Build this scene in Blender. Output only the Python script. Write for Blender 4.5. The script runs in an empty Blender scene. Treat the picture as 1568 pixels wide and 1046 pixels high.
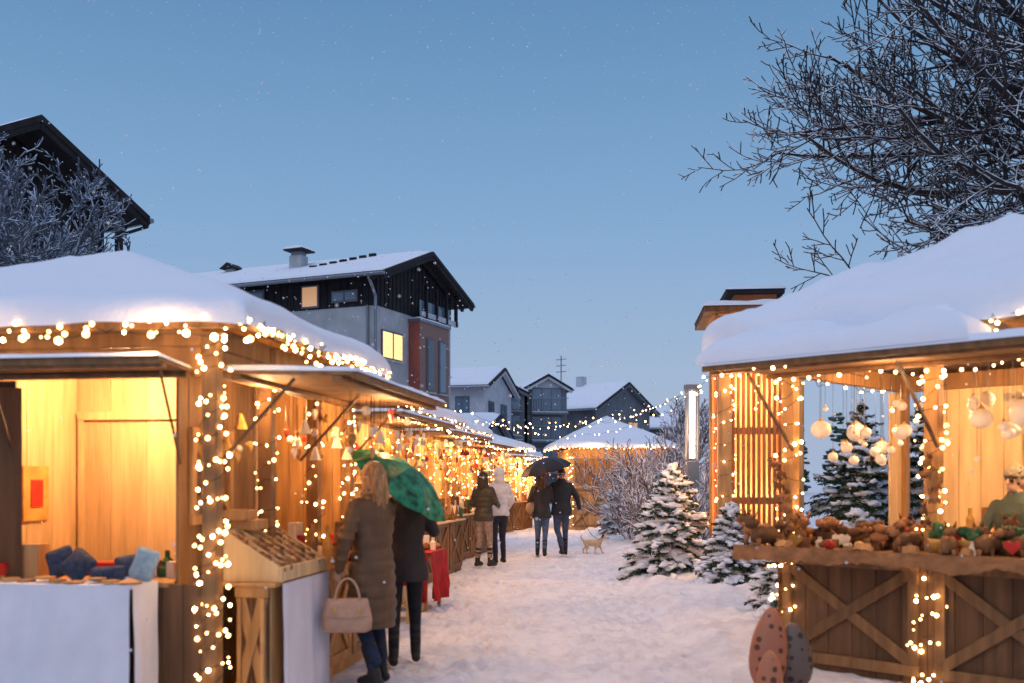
import bpy, math, random
from mathutils import Vector, Matrix, noise, kdtree
random.seed(7)
U=random.uniform
sc=bpy.context.scene
V=Vector
# ------------------------------------------------------------------ materials
def nt(name):
    m=bpy.data.materials.new(name); m.use_nodes=True
    t=m.node_tree; b=t.nodes['Principled BSDF']; return m,t,b
def L(t,a,b): t.links.new(a,b)
def mk(name,col,rough=.7,var=.25,scale=6,bump=.15,bscale=None,island=0.0,stretch=(1,1,1),spec=.3,metal=0):
    m,t,b=nt(name)
    tc=t.nodes.new('ShaderNodeTexCoord'); mp=t.nodes.new('ShaderNodeMapping'); mp.inputs['Scale'].default_value=stretch
    L(t,tc.outputs['Object'],mp.inputs['Vector'])
    n=t.nodes.new('ShaderNodeTexNoise'); n.inputs['Scale'].default_value=scale; n.inputs['Detail'].default_value=5
    L(t,mp.outputs[0],n.inputs['Vector'])
    r=t.nodes.new('ShaderNodeMapRange'); r.inputs['From Min'].default_value=.3; r.inputs['From Max'].default_value=.7
    r.inputs['To Min'].default_value=1-var; r.inputs['To Max'].default_value=1+var
    L(t,n.outputs['Fac'],r.inputs['Value'])
    val=r.outputs[0]
    if island:
        g=t.nodes.new('ShaderNodeNewGeometry'); r2=t.nodes.new('ShaderNodeMapRange')
        r2.inputs['To Min'].default_value=1-island; r2.inputs['To Max'].default_value=1+island
        L(t,g.outputs['Random Per Island'],r2.inputs['Value'])
        mu=t.nodes.new('ShaderNodeMath'); mu.operation='MULTIPLY'; L(t,val,mu.inputs[0]); L(t,r2.outputs[0],mu.inputs[1]); val=mu.outputs[0]
    vm=t.nodes.new('ShaderNodeVectorMath'); vm.operation='SCALE'; vm.inputs[0].default_value=col; L(t,val,vm.inputs['Scale'])
    L(t,vm.outputs[0],b.inputs['Base Color'])
    b.inputs['Roughness'].default_value=rough; b.inputs['Specular IOR Level'].default_value=spec; b.inputs['Metallic'].default_value=metal
    if bump:
        n2=t.nodes.new('ShaderNodeTexNoise'); n2.inputs['Scale'].default_value=bscale or scale*4; n2.inputs['Detail'].default_value=4
        L(t,mp.outputs[0],n2.inputs['Vector'])
        bp=t.nodes.new('ShaderNodeBump'); bp.inputs['Strength'].default_value=bump; bp.inputs['Distance'].default_value=.02
        L(t,n2.outputs['Fac'],bp.inputs['Height']); L(t,bp.outputs[0],b.inputs['Normal'])
    return m
def emit(name,col,s):
    m,t,b=nt(name); b.inputs['Base Color'].default_value=(*col,1); b.inputs['Emission Color'].default_value=(*col,1); b.inputs['Emission Strength'].default_value=s
    return m
def wood(name,col,var=.3,island=.22,st=(9,9,1)):
    return mk(name,col,.62,var,1.6,.35,7,island,st,.25)
def snowcap(name,bark,lo=.15,hi=.5,snow=(.75,.8,.9)):
    m,t,b=nt(name)
    g=t.nodes.new('ShaderNodeNewGeometry'); sp=t.nodes.new('ShaderNodeSeparateXYZ'); L(t,g.outputs['Normal'],sp.inputs[0])
    n=t.nodes.new('ShaderNodeTexNoise'); n.inputs['Scale'].default_value=7
    tc=t.nodes.new('ShaderNodeTexCoord'); L(t,tc.outputs['Object'],n.inputs['Vector'])
    a=t.nodes.new('ShaderNodeMath'); a.operation='ADD'; L(t,sp.outputs['Z'],a.inputs[0])
    s=t.nodes.new('ShaderNodeMath'); s.operation='MULTIPLY_ADD'; s.inputs[1].default_value=1.2; s.inputs[2].default_value=-.6; L(t,n.outputs['Fac'],s.inputs[0]); L(t,s.outputs[0],a.inputs[1])
    r=t.nodes.new('ShaderNodeMapRange'); r.inputs['From Min'].default_value=lo; r.inputs['From Max'].default_value=hi; L(t,a.outputs[0],r.inputs['Value'])
    mx=t.nodes.new('ShaderNodeMix'); mx.data_type='RGBA'; L(t,r.outputs[0],mx.inputs['Factor'])
    mx.inputs[6].default_value=(*bark,1); mx.inputs[7].default_value=(*snow,1); L(t,mx.outputs[2],b.inputs['Base Color']); b.inputs['Roughness'].default_value=.85
    return m
def brickmat():
    m,t,b=nt('red_brick'); tc=t.nodes.new('ShaderNodeTexCoord'); mp=t.nodes.new('ShaderNodeMapping'); mp.inputs['Rotation'].default_value=(math.radians(90),0,math.radians(90))
    L(t,tc.outputs['Object'],mp.inputs['Vector'])
    br=t.nodes.new('ShaderNodeTexBrick'); br.inputs['Color1'].default_value=(.26,.055,.04,1); br.inputs['Color2'].default_value=(.36,.085,.06,1); br.inputs['Mortar'].default_value=(.24,.14,.12,1)
    br.inputs['Scale'].default_value=4; L(t,mp.outputs[0],br.inputs['Vector']); L(t,br.outputs[0],b.inputs['Base Color']); b.inputs['Roughness'].default_value=.85
    return m
def snowmat(name,col=(.84,.85,.89),bs=9,bump=.35,packed=None):
    m,t,b=nt(name)
    tc=t.nodes.new('ShaderNodeTexCoord')
    n=t.nodes.new('ShaderNodeTexNoise'); n.inputs['Scale'].default_value=bs; n.inputs['Detail'].default_value=8; n.inputs['Roughness'].default_value=.68; L(t,tc.outputs['Object'],n.inputs['Vector'])
    bp=t.nodes.new('ShaderNodeBump'); bp.inputs['Strength'].default_value=bump; bp.inputs['Distance'].default_value=.05; L(t,n.outputs['Fac'],bp.inputs['Height']); L(t,bp.outputs[0],b.inputs['Normal'])
    b.inputs['Base Color'].default_value=(*col,1); b.inputs['Roughness'].default_value=.75; b.inputs['Specular IOR Level'].default_value=.2
    if packed:   # packed / slushy patches in the walked snow
        n2=t.nodes.new('ShaderNodeTexNoise'); n2.inputs['Scale'].default_value=3.2; n2.inputs['Detail'].default_value=9; n2.inputs['Roughness'].default_value=.72; L(t,tc.outputs['Object'],n2.inputs['Vector'])
        r=t.nodes.new('ShaderNodeMapRange'); r.inputs['From Min'].default_value=.46; r.inputs['From Max'].default_value=.68; L(t,n2.outputs['Fac'],r.inputs['Value'])
        mx=t.nodes.new('ShaderNodeMix'); mx.data_type='RGBA'; L(t,r.outputs[0],mx.inputs['Factor']); mx.inputs[6].default_value=(*col,1); mx.inputs[7].default_value=(*packed,1); L(t,mx.outputs[2],b.inputs['Base Color'])
    return m
M={}
M['snow']=snowmat('snow',(.80,.82,.89),7,.45); M['gsnow']=snowmat('trodden_snow',(.86,.84,.86),7,1.0,(.66,.63,.66))
M['wood']=wood('warm_pine_boards',(.42,.22,.085)); M['woodl']=wood('light_pine_boards',(.68,.46,.23),.18,.14)
M['woodd']=wood('dark_stained_boards',(.11,.055,.026)); M['woodm']=wood('brown_beam',(.22,.11,.045)); M['woodp']=wood('weathered_panel_boards',(.13,.062,.028))
M['black']=mk('dark_weathered_cladding',(.016,.014,.016),.8,.4,3,.3,island=.4)
M['stucco']=mk('grey_render',(.40,.41,.43),.9,.16,1.5,.2,30); M['white']=mk('white_render',(.46,.47,.51),.9,.12,1.5,.1,30)
M['grey']=mk('mid_grey_render',(.14,.15,.17),.9,.18,1.5,.1,30)
M['brick']=brickmat()
M['glass']=mk('window_glass_dark',(.05,.07,.1),.08,.2,.8,0,spec=.8)
M['glassb']=mk('window_glass_sky',(.12,.17,.24),.08,.2,.8,0,spec=.8)
M['litwin']=emit('lit_window',(1,.66,.25),1.2); M['litdim']=emit('dim_lit_window',(.8,.42,.2),.45)
M['frame']=mk('window_frame_grey',(.12,.12,.13),.5,.1,3,0)
M['metal']=mk('galvanised_metal',(.22,.24,.27),.4,.1,5,0,metal=.7)
M['bulb']=emit('fairy_bulb_warm',(1,.56,.19),13); M['bulb2']=emit('fairy_bulb_bright',(1,.68,.32),30)
M['wire']=mk('cable_black',(.01,.01,.01),.5,0,5,0)
M['cloth']=mk('white_tablecloth',(.74,.71,.75),.9,.08,3,.3,14); M['red']=mk('red_cloth',(.42,.02,.02),.85,.25,8,.2)
M['gr']=mk('goods_red_paint',(.45,.03,.02),.5,.3,8,.1,island=.4); M['gw']=mk('goods_cream',(.8,.68,.52),.6,.1,8,.1,island=.15)
M['gb']=mk('goods_brown',(.24,.11,.045),.7,.35,9,.4,island=.55); M['gg']=mk('goods_gold',(.6,.33,.08),.4,.3,8,.1,island=.4); M['gn']=mk('goods_green',(.05,.13,.05),.7,.3,8,.2,island=.4)
M['navy']=mk('navy_fabric',(.035,.05,.085),.9,.4,40,.4,island=.5); M['lblue']=mk('pale_blue_fabric',(.3,.4,.45),.9,.2,30,.4)
M['orange']=mk('orange_stained_boards',(.42,.13,.045),.7,.2,3,.2,island=.2)
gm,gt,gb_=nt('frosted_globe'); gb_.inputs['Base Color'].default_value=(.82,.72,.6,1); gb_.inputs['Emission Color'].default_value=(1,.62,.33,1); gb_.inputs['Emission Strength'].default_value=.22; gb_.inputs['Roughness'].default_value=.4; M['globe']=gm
M['needle']=mk('fir_needles',(.035,.07,.035),.8,.5,5,0,island=.5)
M['bark']=snowcap('bark_with_snow',(.02,.016,.018),.12,.42,(.85,.88,.95)); M['frost']=snowcap('frosted_bark',(.06,.075,.10),-.15,.8,(.6,.7,.85))
M['twig']=snowcap('snowy_twigs',(.14,.08,.065),-.2,.3,(.85,.82,.85))
# ------------------------------------------------------------------ mesh builder
def ico_t(sub):
    import bmesh
    bm=bmesh.new(); bmesh.ops.create_icosphere(bm,subdivisions=sub,radius=1)
    v=[x.co.copy() for x in bm.verts]; f=[tuple(a.index for a in p.verts) for p in bm.faces]; bm.free(); return v,f
ICO={0:([V((1,0,0)),V((-1,0,0)),V((0,1,0)),V((0,-1,0)),V((0,0,1)),V((0,0,-1))],[(0,2,4),(2,1,4),(1,3,4),(3,0,4),(2,0,5),(1,2,5),(3,1,5),(0,3,5)]),1:ico_t(1),2:ico_t(2),3:ico_t(3)}
class MB:
    def __init__(s): s.v=[]; s.f=[]
    def add(s,vs,fs):
        n=len(s.v); s.v.extend(vs); s.f.extend([tuple(i+n for i in f) for f in fs])
    def box(s,c,sz,rot=None):
        c=V(c); out=[]
        for z in(-.5,.5):
            for y in(-.5,.5):
                for x in(-.5,.5):
                    p=V((x*sz[0],y*sz[1],z*sz[2])); out.append(c+(rot@p if rot else p))
        s.add(out,[(0,2,3,1),(4,5,7,6),(0,1,5,4),(2,6,7,3),(0,4,6,2),(1,3,7,5)])
    def bx(s,x0,x1,y0,y1,z0,z1): s.box(((x0+x1)/2,(y0+y1)/2,(z0+z1)/2),(abs(x1-x0),abs(y1-y0),abs(z1-z0)))
    def beam(s,p,q,w,h):
        p=V(p);q=V(q);d=q-p; l=d.length; d.normalize()
        up=V((0,0,1)) if abs(d.z)<.95 else V((0,1,0))
        sx=d.cross(up).normalized(); up2=sx.cross(d)
        s.box((p+q)/2,(w,l,h),Matrix((sx,d,up2)).transposed())
    def tube(s,pts,rad,n=6,cap=True):
        vs=[];fs=[]; m=len(pts); pts=[V(p) for p in pts]
        if not hasattr(rad,'__len__'): rad=[rad]*m
        pr=None
        for i in range(m):
            d=(pts[min(i+1,m-1)]-pts[max(i-1,0)])
            if d.length<1e-9: d=V((0,0,1))
            d.normalize()
            if pr is None:
                a=V((0,0,1)) if abs(d.z)<.9 else V((1,0,0)); pr=d.cross(a).normalized()
            else:
                pr=pr-d*pr.dot(d)
                if pr.length<1e-6: pr=d.orthogonal()
                pr.normalize()
            b=d.cross(pr)
            for k in range(n):
                t=2*math.pi*k/n; vs.append(pts[i]+(pr*math.cos(t)+b*math.sin(t))*rad[i])
        for i in range(m-1):
            for k in range(n):
                a=i*n+k; b2=i*n+(k+1)%n; fs.append((a,b2,b2+n,a+n))
        if cap: fs.append(tuple(range(n-1,-1,-1))); fs.append(tuple((m-1)*n+k for k in range(n)))
        s.add(vs,fs)
    def ico(s,c,r,sub=1,rot=None,jit=0):
        if not hasattr(r,'__len__'): r=(r,r,r)
        vt,ft=ICO[sub]; c=V(c); out=[]
        for p in vt:
            q=V((p.x*r[0],p.y*r[1],p.z*r[2]))
            if jit: q*=1+jit*noise.noise((p+c*7)*1.7)
            out.append(c+(rot@q if rot else q))
        s.add(out,ft)
    def poly_ext(s,pts,dv):
        dv=V(dv); n=len(pts); pts=[V(p) for p in pts]
        s.add(pts+[p+dv for p in pts],[tuple(range(n-1,-1,-1)),tuple(range(n,2*n))]+[(i,(i+1)%n,(i+1)%n+n,i+n) for i in range(n)])
    def grid(s,fn,nu,nv):
        vs=[fn(i/nu,j/nv) for j in range(nv+1) for i in range(nu+1)]
        s.add(vs,[(j*(nu+1)+i,j*(nu+1)+i+1,(j+1)*(nu+1)+i+1,(j+1)*(nu+1)+i) for j in range(nv) for i in range(nu)])
    def loft(s,rings,n=20):
        vs=[];fs=[]
        for (c,rx,ry) in rings:
            for k in range(n):
                t=2*math.pi*k/n; vs.append(V(c)+V((rx*math.cos(t),ry*math.sin(t),0)))
        m=len(rings)
        for i in range(m-1):
            for k in range(n): fs.append((i*n+k,i*n+(k+1)%n,(i+1)*n+(k+1)%n,(i+1)*n+k))
        fs.append(tuple(range(n-1,-1,-1))); fs.append(tuple((m-1)*n+k for k in range(n))); s.add(vs,fs)
    def sheet(s,p00,p10,p11,p01,t,nu=30,nv=10,edge=.12,amp=.3,sd=0):
        """snow layer lying on a quad, thickness t"""
        p00,p10,p11,p01=map(V,(p00,p10,p11,p01)); lu=(p10-p00).length; lv=(p01-p00).length
        def f(u,v):
            u=.5-.5*math.cos(math.pi*u) if lu<6 else u
            v=.5-.5*math.cos(math.pi*v)
            p=p00.lerp(p10,u).lerp(p01.lerp(p11,u),v)
            d=min(u*lu,(1-u)*lu,v*lv,(1-v)*lv); k=min(1,d/edge); k=math.sqrt(max(0,1-(1-k)**2))
            q=V((p.x*2.2+sd,p.y*2.2,p.z))
            h=t*k*(1+amp*noise.noise(q)+amp*.5*noise.noise(q*3))+.003
            return p+V((0,0,h))
        s.grid(f,nu,nv)
class Obj:
    def __init__(s,name,loc=(0,0,0),rz=0):
        s.e=bpy.data.objects.new(name,None); sc.collection.objects.link(s.e); s.e.location=loc; s.e.rotation_euler=(0,0,rz); s.e.empty_display_size=.2; s.P={}
    def p(s,part,mat,smooth=False,bevel=0):
        if part not in s.P: s.P[part]=(MB(),mat,smooth,bevel)
        return s.P[part][0]
    def done(s):
        for k,(mb,mat,sm,bv) in s.P.items():
            if not mb.v: continue
            o=mesh_obj(k,mb,[M[mat] if isinstance(mat,str) else mat],sm); o.parent=s.e
            if bv:
                b=o.modifiers.new('b','BEVEL'); b.width=bv; b.segments=1
        return s.e
def mesh_obj(name,mb,mats,smooth=False):
    me=bpy.data.meshes.new(name); me.from_pydata([tuple(v) for v in mb.v],[],mb.f)
    for m in mats: me.materials.append(m)
    if smooth: me.polygons.foreach_set('use_smooth',[True]*len(me.polygons))
    me.update(); o=bpy.data.objects.new(name,me); sc.collection.objects.link(o); return o
LK=2.0
def light(o,loc,power,col=(1,.57,.25),r=.06,name='lamp_or_fill_light'):
    l=bpy.data.lights.new(name,'POINT'); l.energy=power*LK; l.color=col; l.shadow_soft_size=r
    b=bpy.data.objects.new(name,l); sc.collection.objects.link(b); b.location=loc; b.parent=o.e
# ------------------------------------------------------------------ fairy lights
def lights(o,pts,sp=.09,r=.012,jit=.03,sub=None,wire=True):
    b1=o.p('fairy_lights','bulb'); b2=o.p('fairy_lights_bright','bulb2')
    if sub is None: sub=1 if o.e.location.y<9 and o.e.location.y>0 else 0
    pts=[V(p) for p in pts]; out=[]
    for a,b in zip(pts[:-1],pts[1:]):
        n=max(1,int((b-a).length/sp))
        for i in range(n): out.append(a.lerp(b,i/n)+V((U(-jit,jit),U(-jit,jit),U(-jit*1.5,jit*.6))))
    for p in out:
        if random.random()<.12: continue
        (b1 if random.random()<.6 else b2).ico(p,r*U(.5,1.35),sub)
    if wire and len(out)>2: o.p('light_cable','wire').tube(out,.003,3)
def wrap(o,x,y,z0,z1,rad=.075,turn=.16,sp=.07,r=.012,jit=.025):
    n=int((z1-z0)/turn*6); ph=U(0,6)
    pts=[(x+rad*math.cos(i*math.pi/3+ph),y+rad*math.sin(i*math.pi/3+ph),z0+(z1-z0)*i/n+.04*math.sin(i*.7+ph)) for i in range(n+1)]
    lights(o,pts,sp,r,jit)
def swag(o,a,b,sag,n,sp,r,**k):
    a=V(a);b=V(b); lights(o,[a.lerp(b,i/n)-V((0,0,sag*4*(i/n)*(1-i/n))) for i in range(n+1)],sp,r,**k)
# ------------------------------------------------------------------ goods
def heart(mb,c,s,ax):
    pts=[]
    for i in range(14):
        t=2*math.pi*i/14; x=16*math.sin(t)**3; y=13*math.cos(t)-5*math.cos(2*t)-2*math.cos(3*t)-math.cos(4*t)
        pts.append(V(c)+V(ax)*(x/16*s)+V((0,0,y/16*s)))
    n=V(ax).cross(V((0,0,1))); mb.poly_ext(pts,n*.015)
def goods(o,x0,x1,y0,y1,z,n,hmax=.22):
    for _ in range(n):
        x=U(x0,x1);y=U(y0,y1);k=random.random();h=U(.3,1)*hmax; c=random.choice(['gr','gw','gb','gg','gw','gn','gb','gw','gw','gb'])
        mb=o.p('goods_'+c,c)
        if k<.3: mb.box((x,y,z+h/2),(U(.04,.11),U(.04,.1),h),Matrix.Rotation(U(-.5,.5),3,'Z'))
        elif k<.5: mb.tube([(x,y,z),(x,y,z+h*.6),(x,y,z+h*.75),(x,y,z+h)],[.035,.038,.018,.018],8)
        elif k<.65: mb.tube([(x,y,z),(x,y,z+h)],[.05,.004],8)
        elif k<.85: mb.ico((x,y,z+.04),(.045,.05,.045),2,jit=.2)
        else: heart(mb,(x,y,z+.07),.06,(1,0,0))
def bowls(o,x0,x1,y,z,n,s=1):
    for i in range(n):
        x=x0+(x1-x0)*(i+.5)/n+U(-.01,.01); r=U(.05,.075)*s; c=random.choice(['gw','gw','gb','gg'])
        for k in range(random.choice([1,1,2])): o.p('ceramic_'+c,c,True).tube([(x,y,z+k*.03),(x,y,z+.01+k*.03),(x,y,z+.06*s+k*.03),(x,y,z+.055*s+k*.03),(x,y,z+.015+k*.03)],[r*.45,r*.55,r,r*.93,r*.4],14)
def hang(o,a,b,n,drop=(.08,.4),big=1,cols=('gr','gw','gg','gw','gw','gw','gb','gg')):
    a=V(a);b=V(b)
    for _ in range(n):
        p=a.lerp(b,random.random()); d=U(*drop); q=p-V((0,0,d)); c=random.choice(cols)
        o.p('hanging_strings','wire').tube([p,q],.002,3)
        mb=o.p('goods_'+c,c); k=random.random()
        if k<.4: mb.ico(q,.03*big*U(.7,1.4),2)
        elif k<.7: heart(mb,q,.05*big*U(.7,1.3),(b-a).normalized())
        else: mb.tube([q+V((0,0,.05)),q-V((0,0,.06))],[.01,.05*big],8)
def xbrace(o,a,b,z0,z1,mat='woodm',part='cross_brace',w=.07,d=.03):
    mb=o.p(part,mat,bevel=.004); a=V((*a,0));b=V((*b,0)); dr=(b-a).normalized(); i=dr*w*.5
    Z=lambda p,z:p+V((0,0,z))
    mb.beam(Z(a,z0+w/2),Z(b,z0+w/2),d,w); mb.beam(Z(a,z1-w/2),Z(b,z1-w/2),d,w)
    mb.beam(Z(a+i,z0+w),Z(a+i,z1-w),w*.9,d); mb.beam(Z(b-i,z0+w),Z(b-i,z1-w),w*.9,d)
    n=dr.cross(V((0,0,1)))*.004
    mb.beam(Z(a+i,z0+w)+n,Z(b-i,z1-w)+n,d*.8,w); mb.beam(Z(a+i,z1-w)-n,Z(b-i,z0+w)-n,d*.8+.006,w)
def boards(o,a,b,z0,z1,mat='wood',part='wall_boards',w=.14,th=.022,vert=True):
    mb=o.p(part,mat,bevel=.003); a=V((*a,0));b=V((*b,0)); l=(b-a).length; dr=(b-a)/l; nn=V((-dr.y,dr.x,0))
    rot=Matrix((dr,nn,V((0,0,1)))).transposed()
    if vert:
        n=max(1,round(l/w)); ww=l/n
        for i in range(n):
            mb.box(a+dr*(i+.5)*ww+nn*U(-.002,.002)+V((0,0,(z0+z1)/2)),(ww-.004,th,z1-z0),rot)
    else:
        n=max(1,round((z1-z0)/w)); ww=(z1-z0)/n
        for i in range(n):
            mb.box((a+b)/2+nn*U(-.002,.002)+V((0,0,z0+(i+.5)*ww)),(l,th,ww-.004),rot)
# ------------------------------------------------------------------ roofs
def pyr_roof(o,x0,x1,y0,y1,ze,zp,t=.14,n=44,sd=0,lump=.3,fas='wood'):
    r=o.p('roof_boards','woodm',bevel=.004); cx=(x0+x1)/2;cy=(y0+y1)/2
    c=[(x0,y0),(x1,y0),(x1,y1),(x0,y1)]
    vs=[V((x,y,ze)) for x,y in c]+[V((cx,cy,zp))]+[V((x,y,ze-.05)) for x,y in c]+[V((cx,cy,zp-.05))]
    r.add(vs,[(0,1,4),(1,2,4),(2,3,4),(3,0,4),(6,5,9),(7,6,9),(8,7,9),(5,8,9),(5,6,1,0),(6,7,2,1),(7,8,3,2),(8,5,0,3)])
    f=o.p('fascia',fas,bevel=.004)
    for i in range(4):
        a=V((*c[i],ze-.05));b=V((*c[(i+1)%4],ze-.05)); f.beam(a,b,.03,.10)
    for k in range(1,8):   # rafters
        x=x0+(x1-x0)*k/8
        h=(zp-ze)*min(1,(1-abs(x-cx)/(x1-cx)))
        f.beam((x,y0+.03,ze-.075),(x,cy-(cy-y0)*(abs(x-cx)/(x1-cx)),ze+h-.085),.05,.06)
    hx=(x1-x0)/2;hy=(y1-y0)/2; ov=.05
    def fn(u,v):
        u=.5-.5*math.cos(math.pi*u); v=.5-.5*math.cos(math.pi*v)
        x=x0-ov+(x1-x0+2*ov)*u; y=y0-ov+(y1-y0+2*ov)*v
        wob=.035*noise.noise(V((x*2.3+sd,y*2.3,4)))
        d=min(x-x0+ov,x1+ov-x,y-y0+ov,y1+ov-y)
        a=1-abs(x-cx)/hx; b=1-abs(y-cy)/hy; kk=30
        m=-math.log(math.exp(-kk*a)+math.exp(-kk*b))/kk; m=max(m,-.04)
        e=min(1,d/.13); e=math.sqrt(max(0,1-(1-e)**2))
        q=V((x*1.3+sd,y*1.3,0))
        ed=max(0,1-d/.05)
        return V((x+wob*ed*(1 if x<cx else -1),y+wob*ed,ze+(zp-ze)*m-(.05+wob if d<1e-4 else 0)+t*e*(1+lump*noise.noise(q)+lump*.6*noise.noise(q*2.9)+lump*.25*noise.noise(q*7))+.004))
    o.p('roof_snow','snow',True).grid(fn,n,n)
def flap(o,a,b,out,z,zo,t=.04,mat='woodm',amp=.4,part='shutter_flap'):
    a=V((*a,z));b=V((*b,z));ov=V((*out,zo-z)); mb=o.p(part,mat,bevel=.004)
    l=(b-a).length; n=round(l/.16)
    up=(b-a).normalized().cross(ov.normalized()); up=up if up.z>0 else -up
    for i in range(n):
        p=a.lerp(b,(i+.5)/n)
        rot=Matrix(((b-a).normalized(),ov.normalized(),(b-a).normalized().cross(ov.normalized()))).transposed()
        mb.box(p+ov*.5,(l/n-.004,ov.length,.022),rot)
    for k in(.12,.88): mb.beam(a+ov*k-up*.03,b+ov*k-up*.03,.07,.03)
    mb.beam(a+ov*1.0-V((0,0,.006)),b+ov*1.0-V((0,0,.006)),.025,.045)
    e=ov.normalized()*.03; s=o.p('flap_snow','snow',True); u2=V((0,0,.012))
    if t>0: s.sheet(a+u2,b+u2,b+ov+e+u2,a+ov+e+u2,t,40,8,.05,amp,sd=z*9)
# ================================================================== STALLS
def frame_posts(o,pts,z1,w=.1,mat='wood'):
    mb=o.p('posts',mat,bevel=.008)
    for x,y in pts: mb.bx(x-w/2,x+w/2,y-w/2,y+w/2,-.05,z1)
def cloth(o,a,b,z0,z1,mat='cloth',part='tablecloth',amp=.018,fr=9):
    a=V((*a,0));b=V((*b,0)); n=(b-a).normalized().cross(V((0,0,1))); l=(b-a).length
    def f(u,v):
        p=a.lerp(b,u); k=.12+.88*(1-v)**.8; q=V((u*l*3,v*.8,a.x+a.y))
        w=math.sin(u*l*fr*2+4*noise.noise(q))+.9*noise.noise(q*3)
        return p+n*(amp*k*w+.01+amp*k)+V((0,0,z0+(z1-z0)*v+(.03*noise.noise(q) if v==0 else 0)))
    o.p(part,mat,True).grid(f,int(l*60),12)
ANG=math.atan2(.99,.143)
# ---- stall 1 (left foreground)
S=Obj('market_stall',(-1.91,6.35,0),ANG); Ls=2.8;Ws=2.9
frame_posts(S,[(0,0),(Ls,0),(0,Ws),(Ls,Ws),(.9,0),(1.9,0)],2.5,mat='woodm')
bm_=S.p('beams','woodm',bevel=.006)
bm_.bx(-.04,Ls+.04,-.04,.04,2.38,2.52); bm_.bx(-.04,.04,.05,Ws,2.4,2.54); bm_.bx(Ls-.04,Ls+.04,.05,Ws,2.38,2.52); bm_.bx(0,Ls,Ws-.04,Ws+.04,2.38,2.52)
boards(S,(-.02,.06),(-.02,Ws),2.2,2.4,'woodm',part='header_boards',vert=False,w=.2)
boards(S,(0,-.02),(Ls,-.02),2.2,2.38,'woodm',part='header_boards',vert=False,w=.18)
boards(S,(.06,.27),(1.3,.27),0,2.5,'woodm',part='partition')
boards(S,(1.3,.24),(1.3,1.75),0,2.5,'woodl',part='inner_wall',w=.3)
boards(S,(.03,1.75),(1.3,1.75),0,2.5,'woodl',part='inner_wall',w=.3)
S.p('inner_batten','woodl').bx(1.24,1.28,.3,1.7,2.02,2.08); S.p('inner_batten','woodl').bx(1.25,1.285,1.66,1.7,.9,2.02)
xbrace(S,(.2,.245),(.85,.245),1.25,1.9,'wood')
boards(S,(Ls,0),(Ls,Ws),0,2.4); boards(S,(0,Ws),(Ls,Ws),0,2.4)
boards(S,(0,1.36),(0,Ws),0,2.2,'woodd',part='outer_boards')
boards(S,(-.03,1.3),(-.34,1.62),.85,2.15,'woodd',part='open_door')
boards(S,(0,.05),(0,1.36),0,.88,'woodd',part='counter_front')
S.p('shelf','wood').bx(-.02,.55,.29,1.7,.86,.89)
S.p('compartment_ceiling','woodl').bx(.03,1.3,.29,1.73,2.42,2.44)
S.p('table_top','cloth').bx(-.34,-.03,.36,2.3,.88,.905)
cloth(S,(-.35,2.3),(-.35,.36),.02,.905,amp=.028,fr=7); cloth(S,(-.35,.36),(-.04,.36),.02,.905)
pyr_roof(S,-.22,3.05,-.3,3.1,2.58,3.28,.12,fas='woodm')
flap(S,(.05,-.03),(2.78,-.03),(0,-.88),2.24,2.22,.035)
flap(S,(-.03,.12),(-.03,2.9),(-.42,0),2.24,2.27,.035)
st=S.p('struts','woodd')
for x in(.12,1.5,2.7): st.beam((x,-.03,1.7),(x,-.5,2.2),.018,.018)
for y in(.2,1.34): st.beam((-.03,y,1.65),(-.3,y,2.22),.014,.014)
boards(S,(.28,-.27),(2.7,-.27),0,.84,'wood',part='aisle_counter'); boards(S,(.28,-.27),(.28,-.05),0,.84,'woodd',part='aisle_counter_end')
xbrace(S,(.262,-.27),(.262,-.04),.1,.84,'woodm')
S.p('aisle_counter_top','wood',bevel=.005).bx(.24,2.75,-.33,.25,.84,.87)
cloth(S,(.3,-.34),(1.25,-.34),.03,.86,amp=.014)
xbrace(S,(1.3,-.295),(1.95,-.295),.1,.84,'wood'); xbrace(S,(2.0,-.295),(2.65,-.295),.1,.84,'wood')
cr=S.p('display_crate','woodl',bevel=.004)
def crate(x0,x1,y0,y1,z,hb,hf):
    for x in(x0,x1-.02):
        cr.poly_ext([(x,y0,z),(x,y1,z),(x,y1,z+hb),(x,y0,z+hf)],(.02,0,0))
    cr.add([V((x0,y0,z+hf-.05)),V((x1,y0,z+hf-.05)),V((x1,y1,z+hb-.05)),V((x0,y1,z+hb-.05))],[(0,1,2,3)])
    cr.bx(x0,x1,y0-.015,y0,z,z+hf); cr.bx(x0+.02,x1-.02,y1,y1+.015,z,z+hb)
crate(.3,1.2,-.33,.06,.87,.34,.1)
for i in range(130):
    x=U(.34,1.16);k=U(.04,.96); y=-.33+.39*k; z=.87+.05+.24*k
    S.p('display_goods','gb').ico((x,y,z+.02),(U(.03,.055),.028,.025),2,Matrix.Rotation(U(0,3),3,'Z'),.3)
for i in range(1,7): S.p('crate_dividers','woodl').poly_ext([(.3+i*.13,-.33,.97),(.3+i*.13,.06,1.21),(.3+i*.13,.06,1.17),(.3+i*.13,-.33,.93)],(.012,0,0))
S.p('sales_box','wood',bevel=.004).bx(.55,.8,-.05,.16,1.2,1.27); S.p('sales_box','wood').bx(.5,.7,.0,.18,1.27,1.34)
goods(S,1.3,2.6,-.3,.15,.87,60,.35)
boards(S,(1.3,1.1),(Ls,1.1),0,2.4,'woodl',part='back_partition')
for z in(1.15,1.45,1.75): S.p('back_shelf','woodl').bx(1.35,2.75,.85,1.09,z,z+.02); goods(S,1.4,2.7,.88,1.05,z+.02,22,.2)
for y in(-.1,-.6,.3): hang(S,(.95,y,2.2),(2.7,y,2.2),18,(.1,.45))
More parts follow.
